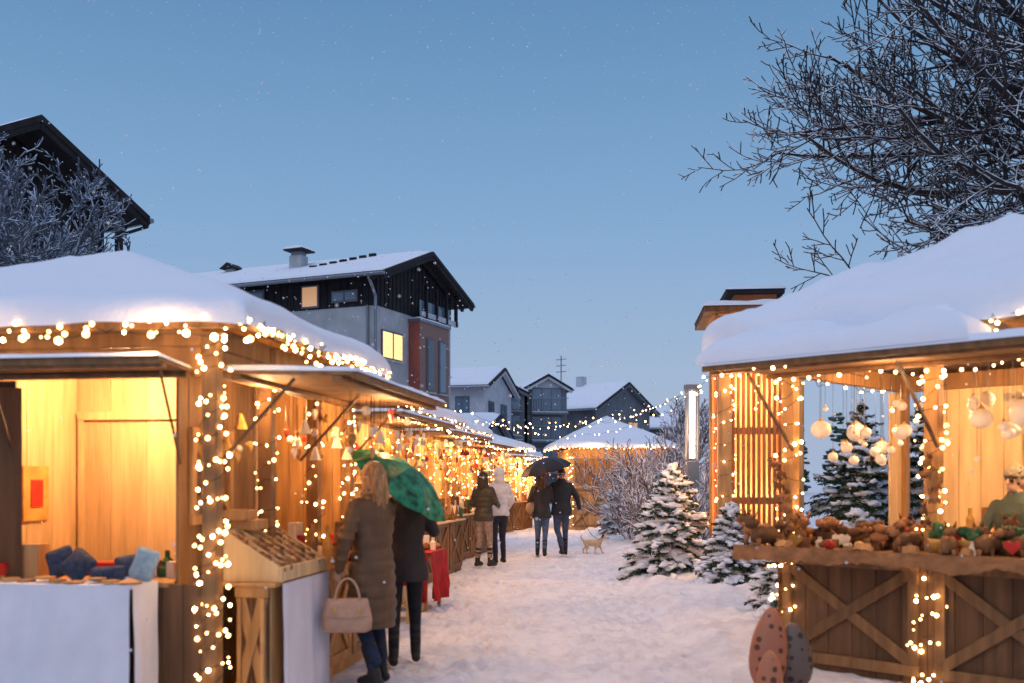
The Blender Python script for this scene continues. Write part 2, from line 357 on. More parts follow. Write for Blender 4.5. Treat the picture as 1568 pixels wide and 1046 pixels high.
heart(S.p('hung_hearts','gr'),(.45,.2,1.87),.08,(1,0,0)); heart(S.p('hung_hearts','gr'),(.5,.2,1.55),.07,(1,0,0))
hang(S,(.2,.1,2.2),(.85,.1,2.2),7,(.15,.5),1.1)
lights(S,[(-.26,-.34,2.53),(-.26,1.0,2.50),(-.26,3.0,2.53)],.05,.014,.04)
lights(S,[(-.26,-.34,2.46),(-.26,3.0,2.48)],.2,.02,.05)
lights(S,[(-.26,-.34,2.53),(3.05,-.34,2.53)],.04,.014,.04)
lights(S,[(-.15,-.3,2.48),(3.0,-.3,2.45)],.07,.015,.05)
wrap(S,0,0,.05,2.45,.085,.14,.06,.013); wrap(S,0,0,.1,2.4,.095,.22,.055,.013)
wrap(S,.9,0,.9,2.4,.075,.16,.075); wrap(S,1.9,0,.9,2.4,.075,.16,.075); wrap(S,2.8,0,.3,2.4,.075,.16,.07)
def pillow(mb,c,s,rot):
    vt,ft=ICO[3]; out=[]
    for p in vt:
        x=math.copysign(abs(p.x)**.42,p.x); z=math.copysign(abs(p.z)**.42,p.z); y=p.y*(1-.85*max(abs(x),abs(z))**3)
        x*=1-.10*(1-abs(z))**2; z*=1-.10*(1-abs(x))**2
        y+=.15*noise.noise(p*3+V(c))
        out.append(V(c)+rot@V((x*s[0],y*s[1],z*s[2])))
    mb.add(out,ft)
RZ=lambda a:Matrix.Rotation(a,3,'Z'); RX=lambda a:Matrix.Rotation(a,3,'X'); RY=lambda a:Matrix.Rotation(a,3,'Y')
pn=S.p('navy_cushions','navy',True); pl=S.p('pale_cushion','lblue',True)
pillow(pn,(.02,1.06,1.01),(.10,.05,.10),RZ(math.pi/2)@RX(.2)@RY(.35)); pillow(pn,(-.07,.88,1.0),(.11,.05,.10),RZ(math.pi/2)@RX(.5)@RY(-.6))
pillow(pn,(-.1,.66,.95),(.13,.05,.05),RZ(math.pi/2)@RY(.08)); pillow(pn,(.06,.58,.99),(.13,.045,.08),RZ(math.pi/2)@RX(.3)@RY(.15)); pillow(pl,(-.08,.42,1.01),(.085,.05,.11),RZ(math.pi/2)@RY(-.3)@RX(.2))
S.p('small_box','wood',bevel=.004).bx(-.02,.12,1.2,1.31,.9,1.13)
for i in range(14):
    y=.42+i*.12; x=-.26+U(-.03,.06); z=.907+.009*(i%3); S.p('round_boards','wood').tube([(x,y,z),(x,y,z+.012)],[U(.05,.075)]*2,16)
goods(S,.3,.5,.4,1.6,.89,24,.18); goods(S,-.25,-.05,1.35,1.6,.907,6,.12)
S.p('hung_picture','gg').bx(.6,.9,1.72,1.735,1.25,1.65); S.p('picture_motif','gr').bx(.68,.82,1.712,1.718,1.35,1.55)
S.p('red_crates','gr').bx(.35,.5,.5,1.6,.9,.98)
light(S,(.62,.95,2.25),44,(1,.61,.30)); light(S,(.6,-.1,2.1),7); light(S,(2.0,.3,2.1),22); light(S,(2.0,-.6,2.0),13); light(S,(-.5,.2,2.42),4); light(S,(-.55,1.6,2.44),3)
S.done()
# ---- left row generic stalls
def row_stall(name,loc,ang,Ln=2.9,Wn=2.6,power=40,ze=2.58,zp=3.15,r=.012):
    S=Obj(name,loc,ang)
    xs=[0,Ln/3,2*Ln/3,Ln]; frame_posts(S,[(x,0) for x in xs]+[(0,Wn),(Ln,Wn)],2.5)
    b=S.p('beams','woodm'); b.bx(-.04,Ln+.04,-.04,.04,2.36,2.5); b.bx(-.04,.04,.05,Wn,2.36,2.5); b.bx(Ln-.04,Ln+.04,.05,Wn,2.36,2.5)
    boards(S,(0,Wn),(Ln,Wn),0,2.4,'woodl',part='back_wall'); boards(S,(Ln,.05),(Ln,Wn),0,2.4,'woodl',part='side_wall')
    boards(S,(0,.05),(0,Wn),0,.9,'wood',part='side_wall'); boards(S,(0,1.5),(0,Wn),.9,2.4,'wood',part='side_wall')
    xbrace(S,(-.02,.06),(-.02,1.3),.1,.88)
    boards(S,(0,-.28),(Ln,-.28),0,.86,'woodm',part='counter_front'); boards(S,(0,-.28),(0,0),0,.86,'woodm',part='counter_front')
    for i in range(3): xbrace(S,(xs[i]+.05,-.305),(xs[i+1]-.05,-.305),.08,.86,'wood')
    S.p('counter_top','woodl').bx(-.04,Ln+.04,-.36,.3,.86,.89)
    goods(S,0,Ln,-.33,.25,.89,90,.36); bowls(S,.1,Ln-.1,-.25,.89,10)
    for z in(1.2,1.5,1.8):
        S.p('shelves','woodl').bx(.05,Ln-.05,Wn-.3,Wn-.02,z,z+.02); goods(S,.1,Ln-.1,Wn-.28,Wn-.05,z+.02,22,.24)
        S.p('shelves','woodl').bx(Ln-.3,Ln-.02,.3,Wn-.3,z,z+.02)
        for q in range(12): goods(S,Ln-.28,Ln-.08,.3,Wn-.4,z+.02,1,.24)
    for y in(-.75,-.35,.05,.5,1.1): hang(S,(.1,y,2.22),(Ln-.1,y,2.22),16,(.08,.5),1.1)
    pyr_roof(S,-.22,Ln+.22,-.3,Wn+.25,ze,zp,.09,30,sd=loc[1],fas='woodm')
    flap(S,(.03,-.03),(Ln-.03,-.03),(0,-.8),2.24,2.24,.035)
    lights(S,[(-.26,-.33,2.5),(Ln+.24,-.33,2.5)],.055,r,.04); lights(S,[(-.26,-.33,2.5),(-.26,Wn,2.5)],.07,r,.04)
    lights(S,[(0,-.1,2.3),(Ln,-.1,2.3)],.08,r,.05); lights(S,[(0.05,-.8,2.2),(Ln,-.8,2.2)],.13,r,.03)
    for x in xs: wrap(S,x,0,.3,2.4,.075,.16,.085,r)
    for x in(.25,.75): light(S,(Ln*x,.35,2.1),power/2)
    light(S,(Ln/2,-.6,2.0),power*.55)
    S.done()
row_stall('market_stall',(-1.98,10.3,0),ANG,power=42)
row_stall('market_stall',(-1.66,14.3,0),math.radians(80),2.9,2.6,42)
row_stall('market_stall',(-1.3,18.7,0),math.radians(80),2.9,2.6,46)
row_stall('market_stall',(-.62,29,0),math.radians(72),3.2,2.8,70,r=.018)
row_stall('market_stall',(-.1,38,0),math.radians(72),3.2,2.8,90,r=.02)
# ---- centre kiosk
C=Obj('wooden_kiosk',(1.80,30.5,0),math.radians(4))
frame_posts(C,[(0,0),(3,0),(0,3),(3,3),(1.35,-.01)],2.5)
boards(C,(0,0),(3,0),0,2.5,'wood',vert=False,w=.16); boards(C,(0,0),(0,3),0,2.5); boards(C,(3,0),(3,3),0,2.5); boards(C,(0,3),(3,3),0,2.5)
xbrace(C,(.08,-.03),(1.28,-.03),.1,1.3,'woodm')
S_=C.p('window_shutter','woodm'); S_.bx(.15,1.2,-.05,-.02,1.4,2.2)
pyr_roof(C,-.45,3.2,-.4,3.4,2.6,3.55,.08,34,sd=3)
lights(C,[(-.48,-.43,2.54),(3.2,-.43,2.54)],.08,.018,.04); lights(C,[(-.48,-.43,2.54),(-.48,3.4,2.54)],.1,.018,.04); wrap(C,-.02,-.02,.2,2.4,.08,.2,.12,.016)
light(C,(.6,-.9,2.35),20); light(C,(-.6,1,2.2),22); light(C,(2.4,-.8,2.3),18); C.done()
# ---- right foreground stall (rotated 45 deg)
A2=math.radians(-45)
T=Obj('market_stall',(2.35,8.4,0),A2); Lr=3.4;Wr=2.2
frame_posts(T,[(0,0),(1.2,0),(2.4,0),(Lr,0),(0,Wr),(Lr,Wr),(1.2,Wr)],2.6,.11)
b=T.p('beams','woodm',bevel=.006); b.bx(-.04,Lr,-.04,.04,2.42,2.58); b.bx(-.04,.04,.05,Wr,2.42,2.58); b.bx(0,Lr,Wr-.04,Wr+.04,2.42,2.58)
boards(T,(.35,Wr),(Lr,Wr),0,2.5,'woodl',part='back_wall',w=.2); boards(T,(Lr,0),(Lr,Wr),0,2.5,'woodl',part='side_wall')
boards(T,(0,.05),(0,Wr),0,.85,'wood',part='side_wall'); boards(T,(0,1.9),(0,Wr),.85,2.4,'woodl',part='side_wall')
boards(T,(0,-.1),(Lr,-.1),0,.95,'woodp',part='counter_front',w=.2); boards(T,(-.04,-.12),(-.04,.05),0,.95,'woodp',part='counter_front')
for a_,b_ in((.0,1.14),(1.26,2.34),(2.46,3.4)): xbrace(T,(a_,-.13),(b_,-.13),.06,.94,'woodm',w=.085)
T.p('counter_top','woodm',bevel=.008).bx(-.3,1.1,-.38,.5,.95,.985); T.p('counter_top','woodm').bx(1.104,Lr,-.36,.5,.975,1.01)
def fur(u,v):
    x=-.3+3.6*u; e=noise.noise(V((x*9,v*3,0)))*.015
    return V((x,-.40+e-.02*v,.99-.09*v*(1+.6*noise.noise(V((x*3,0,5)))+.3*noise.noise(V((x*17,0,5))))+.02*(1-v)))
T.p('counter_valance','gb',True).grid(fur,200,5)
for z in(1.35,1.68): T.p('shelves','woodl').bx(1.3,Lr,Wr-.35,Wr-.02,z,z+.03)
T.p('shelves','woodl').bx(.6,Lr,Wr-.5,Wr-.02,1.02,1.05)
goods(T,1.3,Lr,Wr-.3,Wr-.15,1.38,16,.24); goods(T,.7,Lr,Wr-.45,Wr-.1,1.05,36,.26)
bowls(T,1.3,Lr,Wr-.2,1.38,12,1.2); bowls(T,1.3,Lr,Wr-.2,1.71,12,1.3); bowls(T,1.3,3.2,.35,1.01,10,1.2); bowls(T,1.3,3.2,.1,1.01,9,1.1)
for x0,x1,z0,z1 in((1.5,1.95,1.9,2.15),(2.05,2.4,1.95,2.2),(1.35,1.48,1.95,2.12),(2.5,2.8,1.9,2.2)): T.p('paper_notices','cloth').bx(x0,x1,Wr-.04,Wr-.03,z0,z1)
def critter(o,x,y,z,s,yaw):
    mb=o.p('carved_animals','gb',True); r=RZ(yaw); c=V((x,y,z)); b1=U(.8,1.25)
    mb.ico(c+V((0,0,.09*s)),(.11*s,.06*s,.065*s*b1),2,r,.5); h=c+r@V((.11*s,0,(.12+.06*b1)*s)); mb.ico(h,(.055*s,.042*s,.042*s),2,r,.2); mb.ico(h+r@V((.05*s,0,-.01*s)),(.03*s,.02*s,.02*s),1,r)
    for k in(-1,1):
        mb.tube([h+r@V((-.01*s,k*.025*s,.03*s)),h+r@V((-.03*s,k*.04*s,.075*s))],[.014*s,.003],5)
        for d in(-.07,.07): mb.tube([c+r@V((d*s,k*.04*s,.07*s)),c+r@V((d*s,k*.045*s,0))],[.02*s,.013*s],5)
for i in range(40): critter(T,U(-.2,3.2),U(-.3,.4),.985+(0.025 if i%2 else 0),U(.4,1.3),U(0,6.28))
for i in range(20):
    x=U(-.2,3.2); T.p('wood_slices','wood').tube([(x,U(-.35,-.25),.99),(x,-.3,1.03+U(0,.03))],[.05,.045],8)
for i in range(9):
    x=1.3+i*.22; c=V((x,-.05+U(-.1,.1),1.01)); T.p('woven_baskets','gg',True).tube([c,c+V((0,0,.08)),c+V((0,0,.10))],[.06,.085,.08],12)
    for q in range(5): T.p('greenery','gn',True).ico(c+V((U(-.05,.05),U(-.05,.05),.12+U(0,.06))),U(.03,.05),2,jit=.8)
for i in range(60):
    c=V((U(.0,1.25),U(.1,.5),1.0+U(0,.2))); T.p('bread_rolls','gb',True).ico(c,(.07,.045,.04),2,RZ(U(0,3)),.3)
T.p('display_riser','woodd').bx(.1,1.2,.25,.5,.985,1.1)
goods(T,.0,1.1,-.3,.2,.985,18,.18); goods(T,1.2,3.2,-.3,.3,1.01,30,.2)
G=[(.12,.3,1.98,.085),(.35,.3,1.82,.05),(.22,.7,1.72,.045),(.1,1.0,1.98,.09),(.42,.5,1.95,.05),(.1,.55,1.75,.045),(.3,.95,1.8,.05),(.6,.4,1.72,.045),(.55,.9,1.95,.06),(.15,1.4,1.85,.07),(.8,.4,1.95,.06),
   (1.42,.35,2.02,.085),(1.6,.4,1.9,.05),(1.75,.3,2.05,.11),(1.95,.4,1.98,.09),(2.1,.3,1.93,.07),(1.5,.8,1.95,.07)]
for i in range(30): G.append((U(.05,1.0),U(.2,1.6),U(1.7,2.2),U(.018,.04)))
for i in range(44): G.append((U(1.25,3.0),U(.2,1.2),U(1.7,2.3),U(.02,.055)))
for x,y,z,r in G:
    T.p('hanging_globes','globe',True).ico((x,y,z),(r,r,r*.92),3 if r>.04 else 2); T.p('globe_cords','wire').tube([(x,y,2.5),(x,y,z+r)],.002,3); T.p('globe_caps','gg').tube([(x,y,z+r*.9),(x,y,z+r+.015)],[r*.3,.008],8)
hang(T,(1.3,.6,2.4),(3.2,.6,2.4),16,(.2,.5),1.3,('gw','gw','gg'))
for x in(0,1.2):
    for i in range(7): critter(T,x+U(-.1,.1),-.12,1.1+i*.09,.45,U(0,6))
pyr_roof(T,-.32,Lr+.1,-.74,Wr+.45,2.68,3.52,.19,64,sd=11,lump=.4,fas='woodm')
flap(T,(-.08,-.1),(3.3,-.1),(0,-1.08),2.44,2.40,.05)
s=T.p('drifted_snow','snow',True); s.sheet((-.14,-1.2,2.43),(1.9,-1.2,2.43),(1.9,-.3,2.5),(-.14,-.3,2.5),.25,60,28,.45,.45,sd=2)
lights(T,[(1.6,-.78,2.62),(Lr,-.78,2.62)],.05,.015,.04); lights(T,[(1.5,-.72,2.55),(Lr,-.72,2.55)],.1,.014,.05)
lights(T,[(-.1,-.08,2.4),(Lr,-.08,2.4)],.07,.013,.05); lights(T,[(-.06,.0,2.45),(-.06,Wr,2.45)],.09,.013,.05); lights(T,[(-.36,-.7,2.6),(-.36,Wr,2.6)],.05,.013,.04)
lights(T,[(-.1,-1.16,2.36),(.8,-1.16,2.36)],.14,.011,.03)
wrap(T,0,-.02,.05,2.45,.1,.15,.065,.013); wrap(T,1.2,-.02,.05,2.45,.1,.15,.065,.013); wrap(T,0,-.1,.05,.95,.12,.2,.05,.013); wrap(T,1.2,-.12,.05,.95,.12,.2,.05,.013); wrap(T,2.4,-.02,.05,2.4,.09,.14,.08)
st=T.p('struts','woodd')
for x in(.05,1.25,2.5): st.beam((x,-.05,1.8),(x,-.75,2.38),.022,.022)
light(T,(.6,.9,2.3),24,(1,.6,.29)); light(T,(2.0,1.1,2.35),50,(1,.66,.37)); light(T,(1.1,-.6,2.2),8); light(T,(.0,-.9,2.2),6); light(T,(2.9,-.95,2.6),4); light(T,(2.2,-.9,1.6),3)
T.done()
# ---- slatted tower
W=Obj('slatted_wooden_tower',(3.05,14.3,0),math.radians(-6))
wd=1.0; f=W.p('corner_posts','wood',bevel=.01)
for x,y in((0,0),(wd,0),(0,1.2),(wd,1.2)): f.bx(x-.1,x+.1,y-.1,y+.1,0,3.95)
for i in range(12):
    x=.12+i*(wd-.2)/11; W.p('slats','orange').bx(x-.02,x+.02,-.05,.0,.05,3.4)
for i in range(11): y=.14+i*.09; W.p('slats','orange').bx(-.05,-.02,y-.018,y+.018,.05,3.4)
boards(W,(0,1.2),(wd,1.2),0,3.9,'woodl'); boards(W,(wd,0),(wd,1.2),0,3.9,'woodl'); W.p('rails','wood').bx(0,wd,-.01,.04,1.2,1.3); W.p('rails','wood').bx(0,wd,-.01,.04,2.2,2.3)
boards(W,(-.1,-.13),(wd+.1,-.13),3.42,3.85,'orange',part='painted_panel',vert=False,w=.1); boards(W,(-.13,-.1),(-.13,1.2),3.42,3.85,'orange',part='painted_panel',vert=False,w=.1)
W.p('roof_slab','woodd').bx(-.3,wd+.1,-.3,1.5,3.92,4.0); W.p('roof_snow','snow',True).sheet((-.32,-.32,4.0),(wd+.12,-.32,4.0),(wd+.12,1.5,4.0),(-.32,1.5,4.0),.08,20,16,.1)
W.p('lantern','orange').bx(.15,wd-.25,.1,1.0,4.0,4.22); W.p('lantern_roof','black').bx(.04,wd-.15,.0,1.1,4.22,4.28); W.p('roof_snow','snow',True).sheet((.02,-.02,4.28),(wd-.13,-.02,4.28),(wd-.13,1.1,4.28),(.02,1.1,4.28),.05,12,10,.08)
W.p('lower_eave','woodd').bx(-.2,wd,-.25,-.14,3.36,3.41)
lights(W,[(-.2,1.0,3.33),(-.2,-.28,3.33),(wd,-.28,3.33)],.05,.022,.04)
for x in(.1,.45,.8): lights(W,[(x,-.12,3.3),(x,-.12,2.3)],.12,.018,.03)
wrap(W,0,0,1.2,3.3,.15,.25,.09,.017)
light(W,(.5,.6,2.9),40); light(W,(.5,.6,1.3),30); light(W,(.3,-.7,3.2),14); light(W,(-.6,.2,1.9),8); W.done()  # light outside the front is an added fill to brighten the orange panel
# ---- lit column
P=Obj('light_column',(3.62,20,0)); P.p('column','metal',bevel=.01).box((0,0,.95),(.24,.2,1.95)); P.p('glass_tube',emit('column_glow',(1,.68,.48),3.2)).tube([(0,0,1.98),(0,0,3.32)],.06,12)
for x in(-.11,.11): P.p('side_rails','metal').box((x,0,2.65),(.035,.2,1.4))
P.p('cap','metal').box((0,0,3.4),(.3,.24,.1)); P.p('cap_snow','snow',True).sheet((-.15,-.12,3.45),(.15,-.12,3.45),(.15,.12,3.45),(-.15,.12,3.45),.05,8,8,.06)
light(P,(-.35,-.4,2.6),45,(1,.62,.38),.15); P.done()
K=Obj('overhead_string_lights')
swag(K,(-1.35,17.2,2.9),(3.6,20,3.35),.55,30,.19,.016,jit=.05); swag(K,(-1.2,20.5,2.8),(3.6,20,3.3),.3,30,.2,.016,jit=.05)
swag(K,(-1.0,26,3.1),(3.65,20,3.35),.45,30,.23,.016,jit=.05); swag(K,(3.65,20,3.35),(3.0,15,3.5),.25,14,.2,.018,jit=.05); swag(K,(-.5,29.5,3.3),(3.6,20.1,3.2),.6,30,.25,.018,jit=.05)
K.done()
# ================================================================== HOUSES
def house(name,loc,rz,Lx,Wy,ze,zr,ov=.7,og=.8,wall='stucco',gable='black',upper=None,tsn=.2,roofm='black'):
    """ridge along x. x from -Lx..0, y 0..Wy"""
    H=Obj(name,loc,rz); sl=(zr-ze)/(Wy/2+ov); zw=ze+sl*ov
    top=upper or zw
    H.p('walls',wall).bx(-Lx,0,0,Wy,-.1,top)
    if upper:
        H.p('upper_cladding',gable).bx(-Lx-.02,.02,-.02,Wy+.02,upper,zw-.03)
        k=0
        while k<Lx: H.p('cladding_battens',gable).bx(-k-.05,-k,-.05,-.02,upper,zw-.05); k+=.3
        k=0
        while k<Wy: H.p('cladding_battens',gable).bx(.02,.045,k,k+.05,upper,min(zw+sl*min(k,Wy-k)-.1,zr)); k+=.3
    for x,s_ in((.02,1),(-Lx-.02,-1)):
        H.p('gable_cladding',gable).poly_ext([(x,-.02,zw-.03),(x,Wy+.02,zw-.03),(x,Wy/2,zr-.05)],(-.15*s_,0,0))
    for sgn in(0,1):
        y0=-ov if sgn==0 else Wy+ov; ym=Wy/2
        H.p('roof',roofm).poly_ext([(-Lx-og,y0,ze),(og,y0,ze),(og,ym,zr),(-Lx-og,ym,zr)],(0,0,.16))
        H.p('roof_snow','snow',True).sheet((-Lx-og+.1,y0,ze+.16),(og-.12,y0,ze+.16),(og-.12,ym,zr+.16),(-Lx-og+.1,ym,zr+.16),tsn,30,12,.25,.15)
        H.p('gutter','metal').tube([(-Lx-og,y0-.06*(1 if sgn==0 else -1),ze+.05),(og,y0-.06*(1 if sgn==0 else -1),ze+.05)],.07,8)
    for x in(og-.1,.25):
        H.p('rafters',gable).beam((x,-ov,ze-.08),(x,Wy/2,zr-.08),.12,.16); H.p('rafters',gable).beam((x,Wy+ov,ze-.08),(x,Wy/2,zr-.08),.12,.16)
    return H
def win_x(H,y0,y1,z0,z1,x=.0,glass='glass',bars=1):
    H.p('window_frame','frame').bx(x,x+.05,y0-.07,y1+.07,z0-.07,z1+.07); H.p('glass_'+glass,glass).bx(x+.045,x+.065,y0,y1,z0,z1)
    for k in range(1,bars+1):
        y=y0+(y1-y0)*k/(bars+1); H.p('window_frame','frame').bx(x+.05,x+.085,y-.03,y+.03,z0,z1)
    H.p('sill','white').bx(x,x+.14,y0-.1,y1+.1,z0-.12,z0-.075)
def win_y(H,x0,x1,z0,z1,y=0,glass='glass',bars=1):
    H.p('window_frame','frame').bx(x0-.07,x1+.07,y-.05,y,z0-.07,z1+.07); H.p('glass_'+glass,glass).bx(x0,x1,y-.065,y-.045,z0,z1)
    for k in range(1,bars+1):
        x=x0+(x1-x0)*k/(bars+1); H.p('window_frame','frame').bx(x-.03,x+.03,y-.085,y-.05,z0,z1)
def balcony(H,y0,y1,z):
    H.p('balcony_slab','grey').bx(0,.9,y0,y1,z-.12,z); H.p('balcony_snow','snow').bx(.1,.88,y0+.05,y1-.05,z,z+.05); H.p('balcony_rail','metal').bx(.86,.9,y0,y1,z+.9,z+.95)
    k=y0
    while k<y1: H.p('balcony_rail','metal').bx(.86,.89,k,k+.03,z,z+.9); k+=.16
H=house('brick_and_render_house',(-5.03,36.75,0),math.radians(-22.8),10.4,6.2,8.95,10.4,upper=8.0,tsn=.12)
win_y(H,-3.15,-2.5,8.12,8.85,-.05,'litdim',0); win_y(H,-5.6,-5.0,8.12,8.85,-.05,'glassb',0); win_y(H,-1.8,-.8,8.25,8.55,-.05,'glassb'); win_y(H,-8,-7.4,8.12,8.85,-.05,'glass',0)
win_y(H,-9,-7.8,5.2,6.6); win_y(H,-5.8,-4.6,5.2,6.6)
win_x(H,.45,1.9,6.15,7.1,0,'litwin',1)
H.p('brick_bay','brick').bx(-.1,.5,2.5,5.05,0,7.75); H.p('bay_cap','metal').bx(-.1,.56,2.44,5.11,7.75,7.85); H.p('bay_snow','snow',True).sheet((0,2.44,7.85),(.56,2.44,7.85),(.56,5.1,7.85),(0,5.1,7.85),.08,8,12,.1)
win_x(H,3.1,3.6,5.1,7.1,.5,'glass',0); win_x(H,4.15,4.65,5.1,7.1,.5,'glassb',0); win_x(H,3.2,4.7,2.4,4.3,.5,'glass',1)
win_x(H,5.35,5.95,6.0,6.95,0,'glassb',0); win_x(H,.6,1.8,2.8,4.0)
H.p('loggia_recess','glassb').bx(.047,.07,3.3,6.0,8.15,8.75); H.p('loggia_rail','white').bx(.3,.38,2.9,6.2,8.02,8.22)
for y in(3.3,4.2,5.1,6.0): H.p('loggia_posts','black').bx(.3,.42,y-.06,y+.06,8.0,9.3)
H.p('downpipe','metal').tube([(.1,-.7,8.95),(.12,-.45,8.6),(.05,-.1,8.3),(.05,-.1,0)],.06,8)
H.p('downpipe','metal').tube([(-.3,-.1,8.0),(-.3,-.1,4)],.05,8)
H.p('chimney','stucco').bx(-4.75,-4.2,1.3,1.8,9.3,10.5); H.p('chimney_posts','metal').bx(-4.7,-4.25,1.35,1.75,10.5,10.68)
H.p('chimney_cap','black').poly_ext([(-4.9,1.1,10.68),(-4.0,1.1,10.68),(-4.0,2.0,10.68),(-4.9,2.0,10.68)],(0,0,.06)); H.p('chimney_snow','snow',True).sheet((-4.9,1.1,10.74),(-4.0,1.1,10.74),(-4.0,2.0,10.74),(-4.9,2.0,10.74),.12,8,8,.2)
H.p('chimney','stucco').bx(-8.6,-8.2,2.2,2.6,9.7,10.45); H.p('chimney_cap','black').poly_ext([(-8.8,2.0,10.45),(-8.0,2.0,10.45),(-8.4,2.0,10.7)],(0,.8,0))
for i in range(7): H.p('snow_guards','black').bx(-3.6+i*.3,-3.3+i*.3,1.0+i*.25,1.1+i*.25,9.72+.42*(i*.25),9.95+.42*(i*.25))
H.done()
H=house('dark_gabled_house',(-13.75,22.35,0),math.radians(-32),9,5.2,8.4,10.15,ov=.5,og=1.3,upper=6.9,tsn=.04,wall='white')
H.p('balcony_post','black').bx(.9,1.05,4.9,5.05,6.0,8.6); H.p('balcony_floor','white').bx(0,1.1,-.1,5.2,6.7,6.9); H.p('balcony_post','black').bx(.9,1.05,.2,.35,6.0,8.6)
H.p('balcony_snow','snow',True).sheet((0,-.1,6.9),(1.12,-.1,6.9),(1.12,5.2,6.9),(0,5.2,6.9),.12,8,20,.1)
win_x(H,3.6,4.8,7.2,7.9,.045,'glassb'); win_x(H,.8,2.2,7.2,7.9,.045,'glass'); win_x(H,3.2,4.4,4.5,6.0); win_y(H,-3,-1.6,4.5,6)
H.p('eave_brace','black').beam((1.0,5.1,8.0),(1.2,5.7,8.3),.08,.08); H.done()
H=house('white_house',(-1.6,56,0),math.radians(-15),7,6,6.7,8.0,wall='white',gable='white',ov=.5,og=.5,tsn=.15)
win_y(H,-1.6,-.9,4.9,6.2,glass='glassb'); win_y(H,-3.6,-2.6,4.6,6.2,glass='gr'); win_x(H,1,2,4.6,6.); win_x(H,3.6,4.8,4.6,6.,glass='glassb'); win_y(H,-1.8,-.8,1.8,3.6); balcony(H,3.2,5.4,4.2); H.done()
H=house('pale_townhouse',(1.0,64,0),math.radians(-78),8,2.6,7.3,8.2,wall='grey',gable='white',ov=.3,og=.4,tsn=.12)
for z in(2.2,4.2,6.0): win_x(H,.3,2.2,z,z+1.4,glass='glassb',bars=2); balcony(H,.1,2.5,z-.15)
H.done()
H=house('pale_townhouse',(-1.4,63,0),math.radians(-85),8,2.2,6.9,7.6,wall='grey',gable='grey',ov=.3,og=.4,tsn=.12)
for z in(2.2,4.2,6.0): win_x(H,.3,1.9,z,z+1.4,glass='glassb',bars=2)
balcony(H,.1,2.1,4.05); H.done()
H=house('grey_house',(6.2,74,0),math.radians(-40),8,7.5,6.7,8.9,wall='grey',gable='grey',ov=.6,og=.6,tsn=.2)
win_y(H,-3,-2,4.6,6,glass='glass'); win_y(H,-5.6,-4.4,4.6,6,glass='glassb'); win_x(H,1.2,2.4,4.6,6,glass='glass'); win_x(H,4.4,5.6,4.6,6,glass='litdim')
H.p('chimney','white').bx(-4,-3.4,3,3.6,8.3,9.7)
H.p('aerial','metal').tube([(-6,3.7,8.8),(-6,3.7,11.6)],.05,5)
for z in(10.3,10.8,11.3): H.p('aerial','metal').tube([(-6.5,3.7,z),(-5.5,3.7,z)],.035,5)
H.done()
H=house('grey_house',(14,88,0),math.radians(-20),12,8,6.0,8.0,wall='grey',gable='black',ov=.6,og=.6,tsn=.2); win_y(H,-5,-3,4,5.5); win_y(H,-9,-7,4,5.5,glass='litdim'); H.done()
H=house('low_shop_building',(-1.6,47,0),math.radians(-10),9,7,3.6,4.7,wall='white',gable='grey',ov=.5,og=.5,tsn=.15); win_y(H,-3,-1,1,3,glass='litwin'); H.done()
# ================================================================== TREES
def grow(mb,p,d,ln,r,lev,maxl,up,wig,kids,thin=.6,seg=None,minr=.004):
    n=seg or (8 if lev==0 else 6 if lev==1 else 4); pts=[p];rad=[r]; dd=d.normalized(); q=p.copy()
    for i in range(n):
        dd=(dd+V((U(-wig,wig),U(-wig,wig),U(-wig,wig)+up*(i/n)))).normalized(); q=q+dd*ln/n; pts.append(q.copy()); rad.append(max(minr,r*(1-.75*(i+1)/n)))
    mb.tube(pts,rad,6 if lev<2 else 4,cap=False)
    if lev<maxl:
        k=kids[lev]
        for i in range(k):
            t=.15+.85*(i+U(.1,.9))/k; j=min(n-1,int(t*n)); a=pts[j].lerp(pts[j+1],t*n-j); ax=(pts[j+1]-pts[j]).normalized()
            side=ax.cross(V((U(-1,1),U(-1,1),U(-1,1)))).normalized(); nd=(ax*U(.5,1.0)+side*U(.5,.9)+V((0,0,.14))).normalized()
            grow(mb,a,nd,ln*U(.32,.5)*(1.15-t*.5),max(minr,rad[j]*thin),lev+1,maxl,up,wig,kids,thin,minr=minr)
random.seed(21)
B=Obj('bare_snowy_tree',(0,0,0)); mb=B.p('trunk_and_branches','bark',True)
base=V((8.5,13.3,0)); mb.tube([base,base+V((.05,0,1.5)),base+V((-.1,0,3.2)),base+V((-.15,.05,5.2)),base+V((-.1,0,7.5)),base+V((-.3,0,10))],[.28,.24,.2,.17,.12,.05],10)
limbs=[((-1,-.15,.0),5.0,5.1),((-1,.1,.0),4.6,4.9),((-1,-.25,.06),5.3,5.4),((-1,.2,.06),5.6,5.7),((-1,-.1,.12),5.2,6.0),((-1,.0,.18),5.3,6.3),((-1,.3,.2),5.2,5.6),((-1,-.3,.26),4.6,6.6),((-1,.05,.32),4.8,7.0),((-1,.15,.02),5.3,5.5),
 ((-1,-.4,.05),4.0,5.0),((-1,.1,.45),4.4,7.2),((-.8,-.3,.7),4.0,7.6),((.8,.3,.4),4,5.5),((.5,-.6,.4),3.5,6),((.3,.9,.5),3.5,6),((.9,-.1,.6),3.5,7.2),((-1,-.2,.0),4.2,5.6),((-1,0,.14),4.6,6.6),((-1,.25,.28),4.6,6.4),((-1,-.05,-.04),3.8,4.8)]
for d,l,z in limbs: grow(mb,base+V((-.12,0,z-.05)),V(d),l*.86,.08,0,3,.09,.17,(12,7,3),.55,minr=.0085)
B.done()
random.seed(5)
B=Obj('frosted_tree'); mb=B.p('trunk_and_branches','frost',True); base=V((-8.9,18,0)); mb.tube([base,base+V((0,0,2.5)),base+V((.1,0,5.2))],[.22,.18,.12],8)
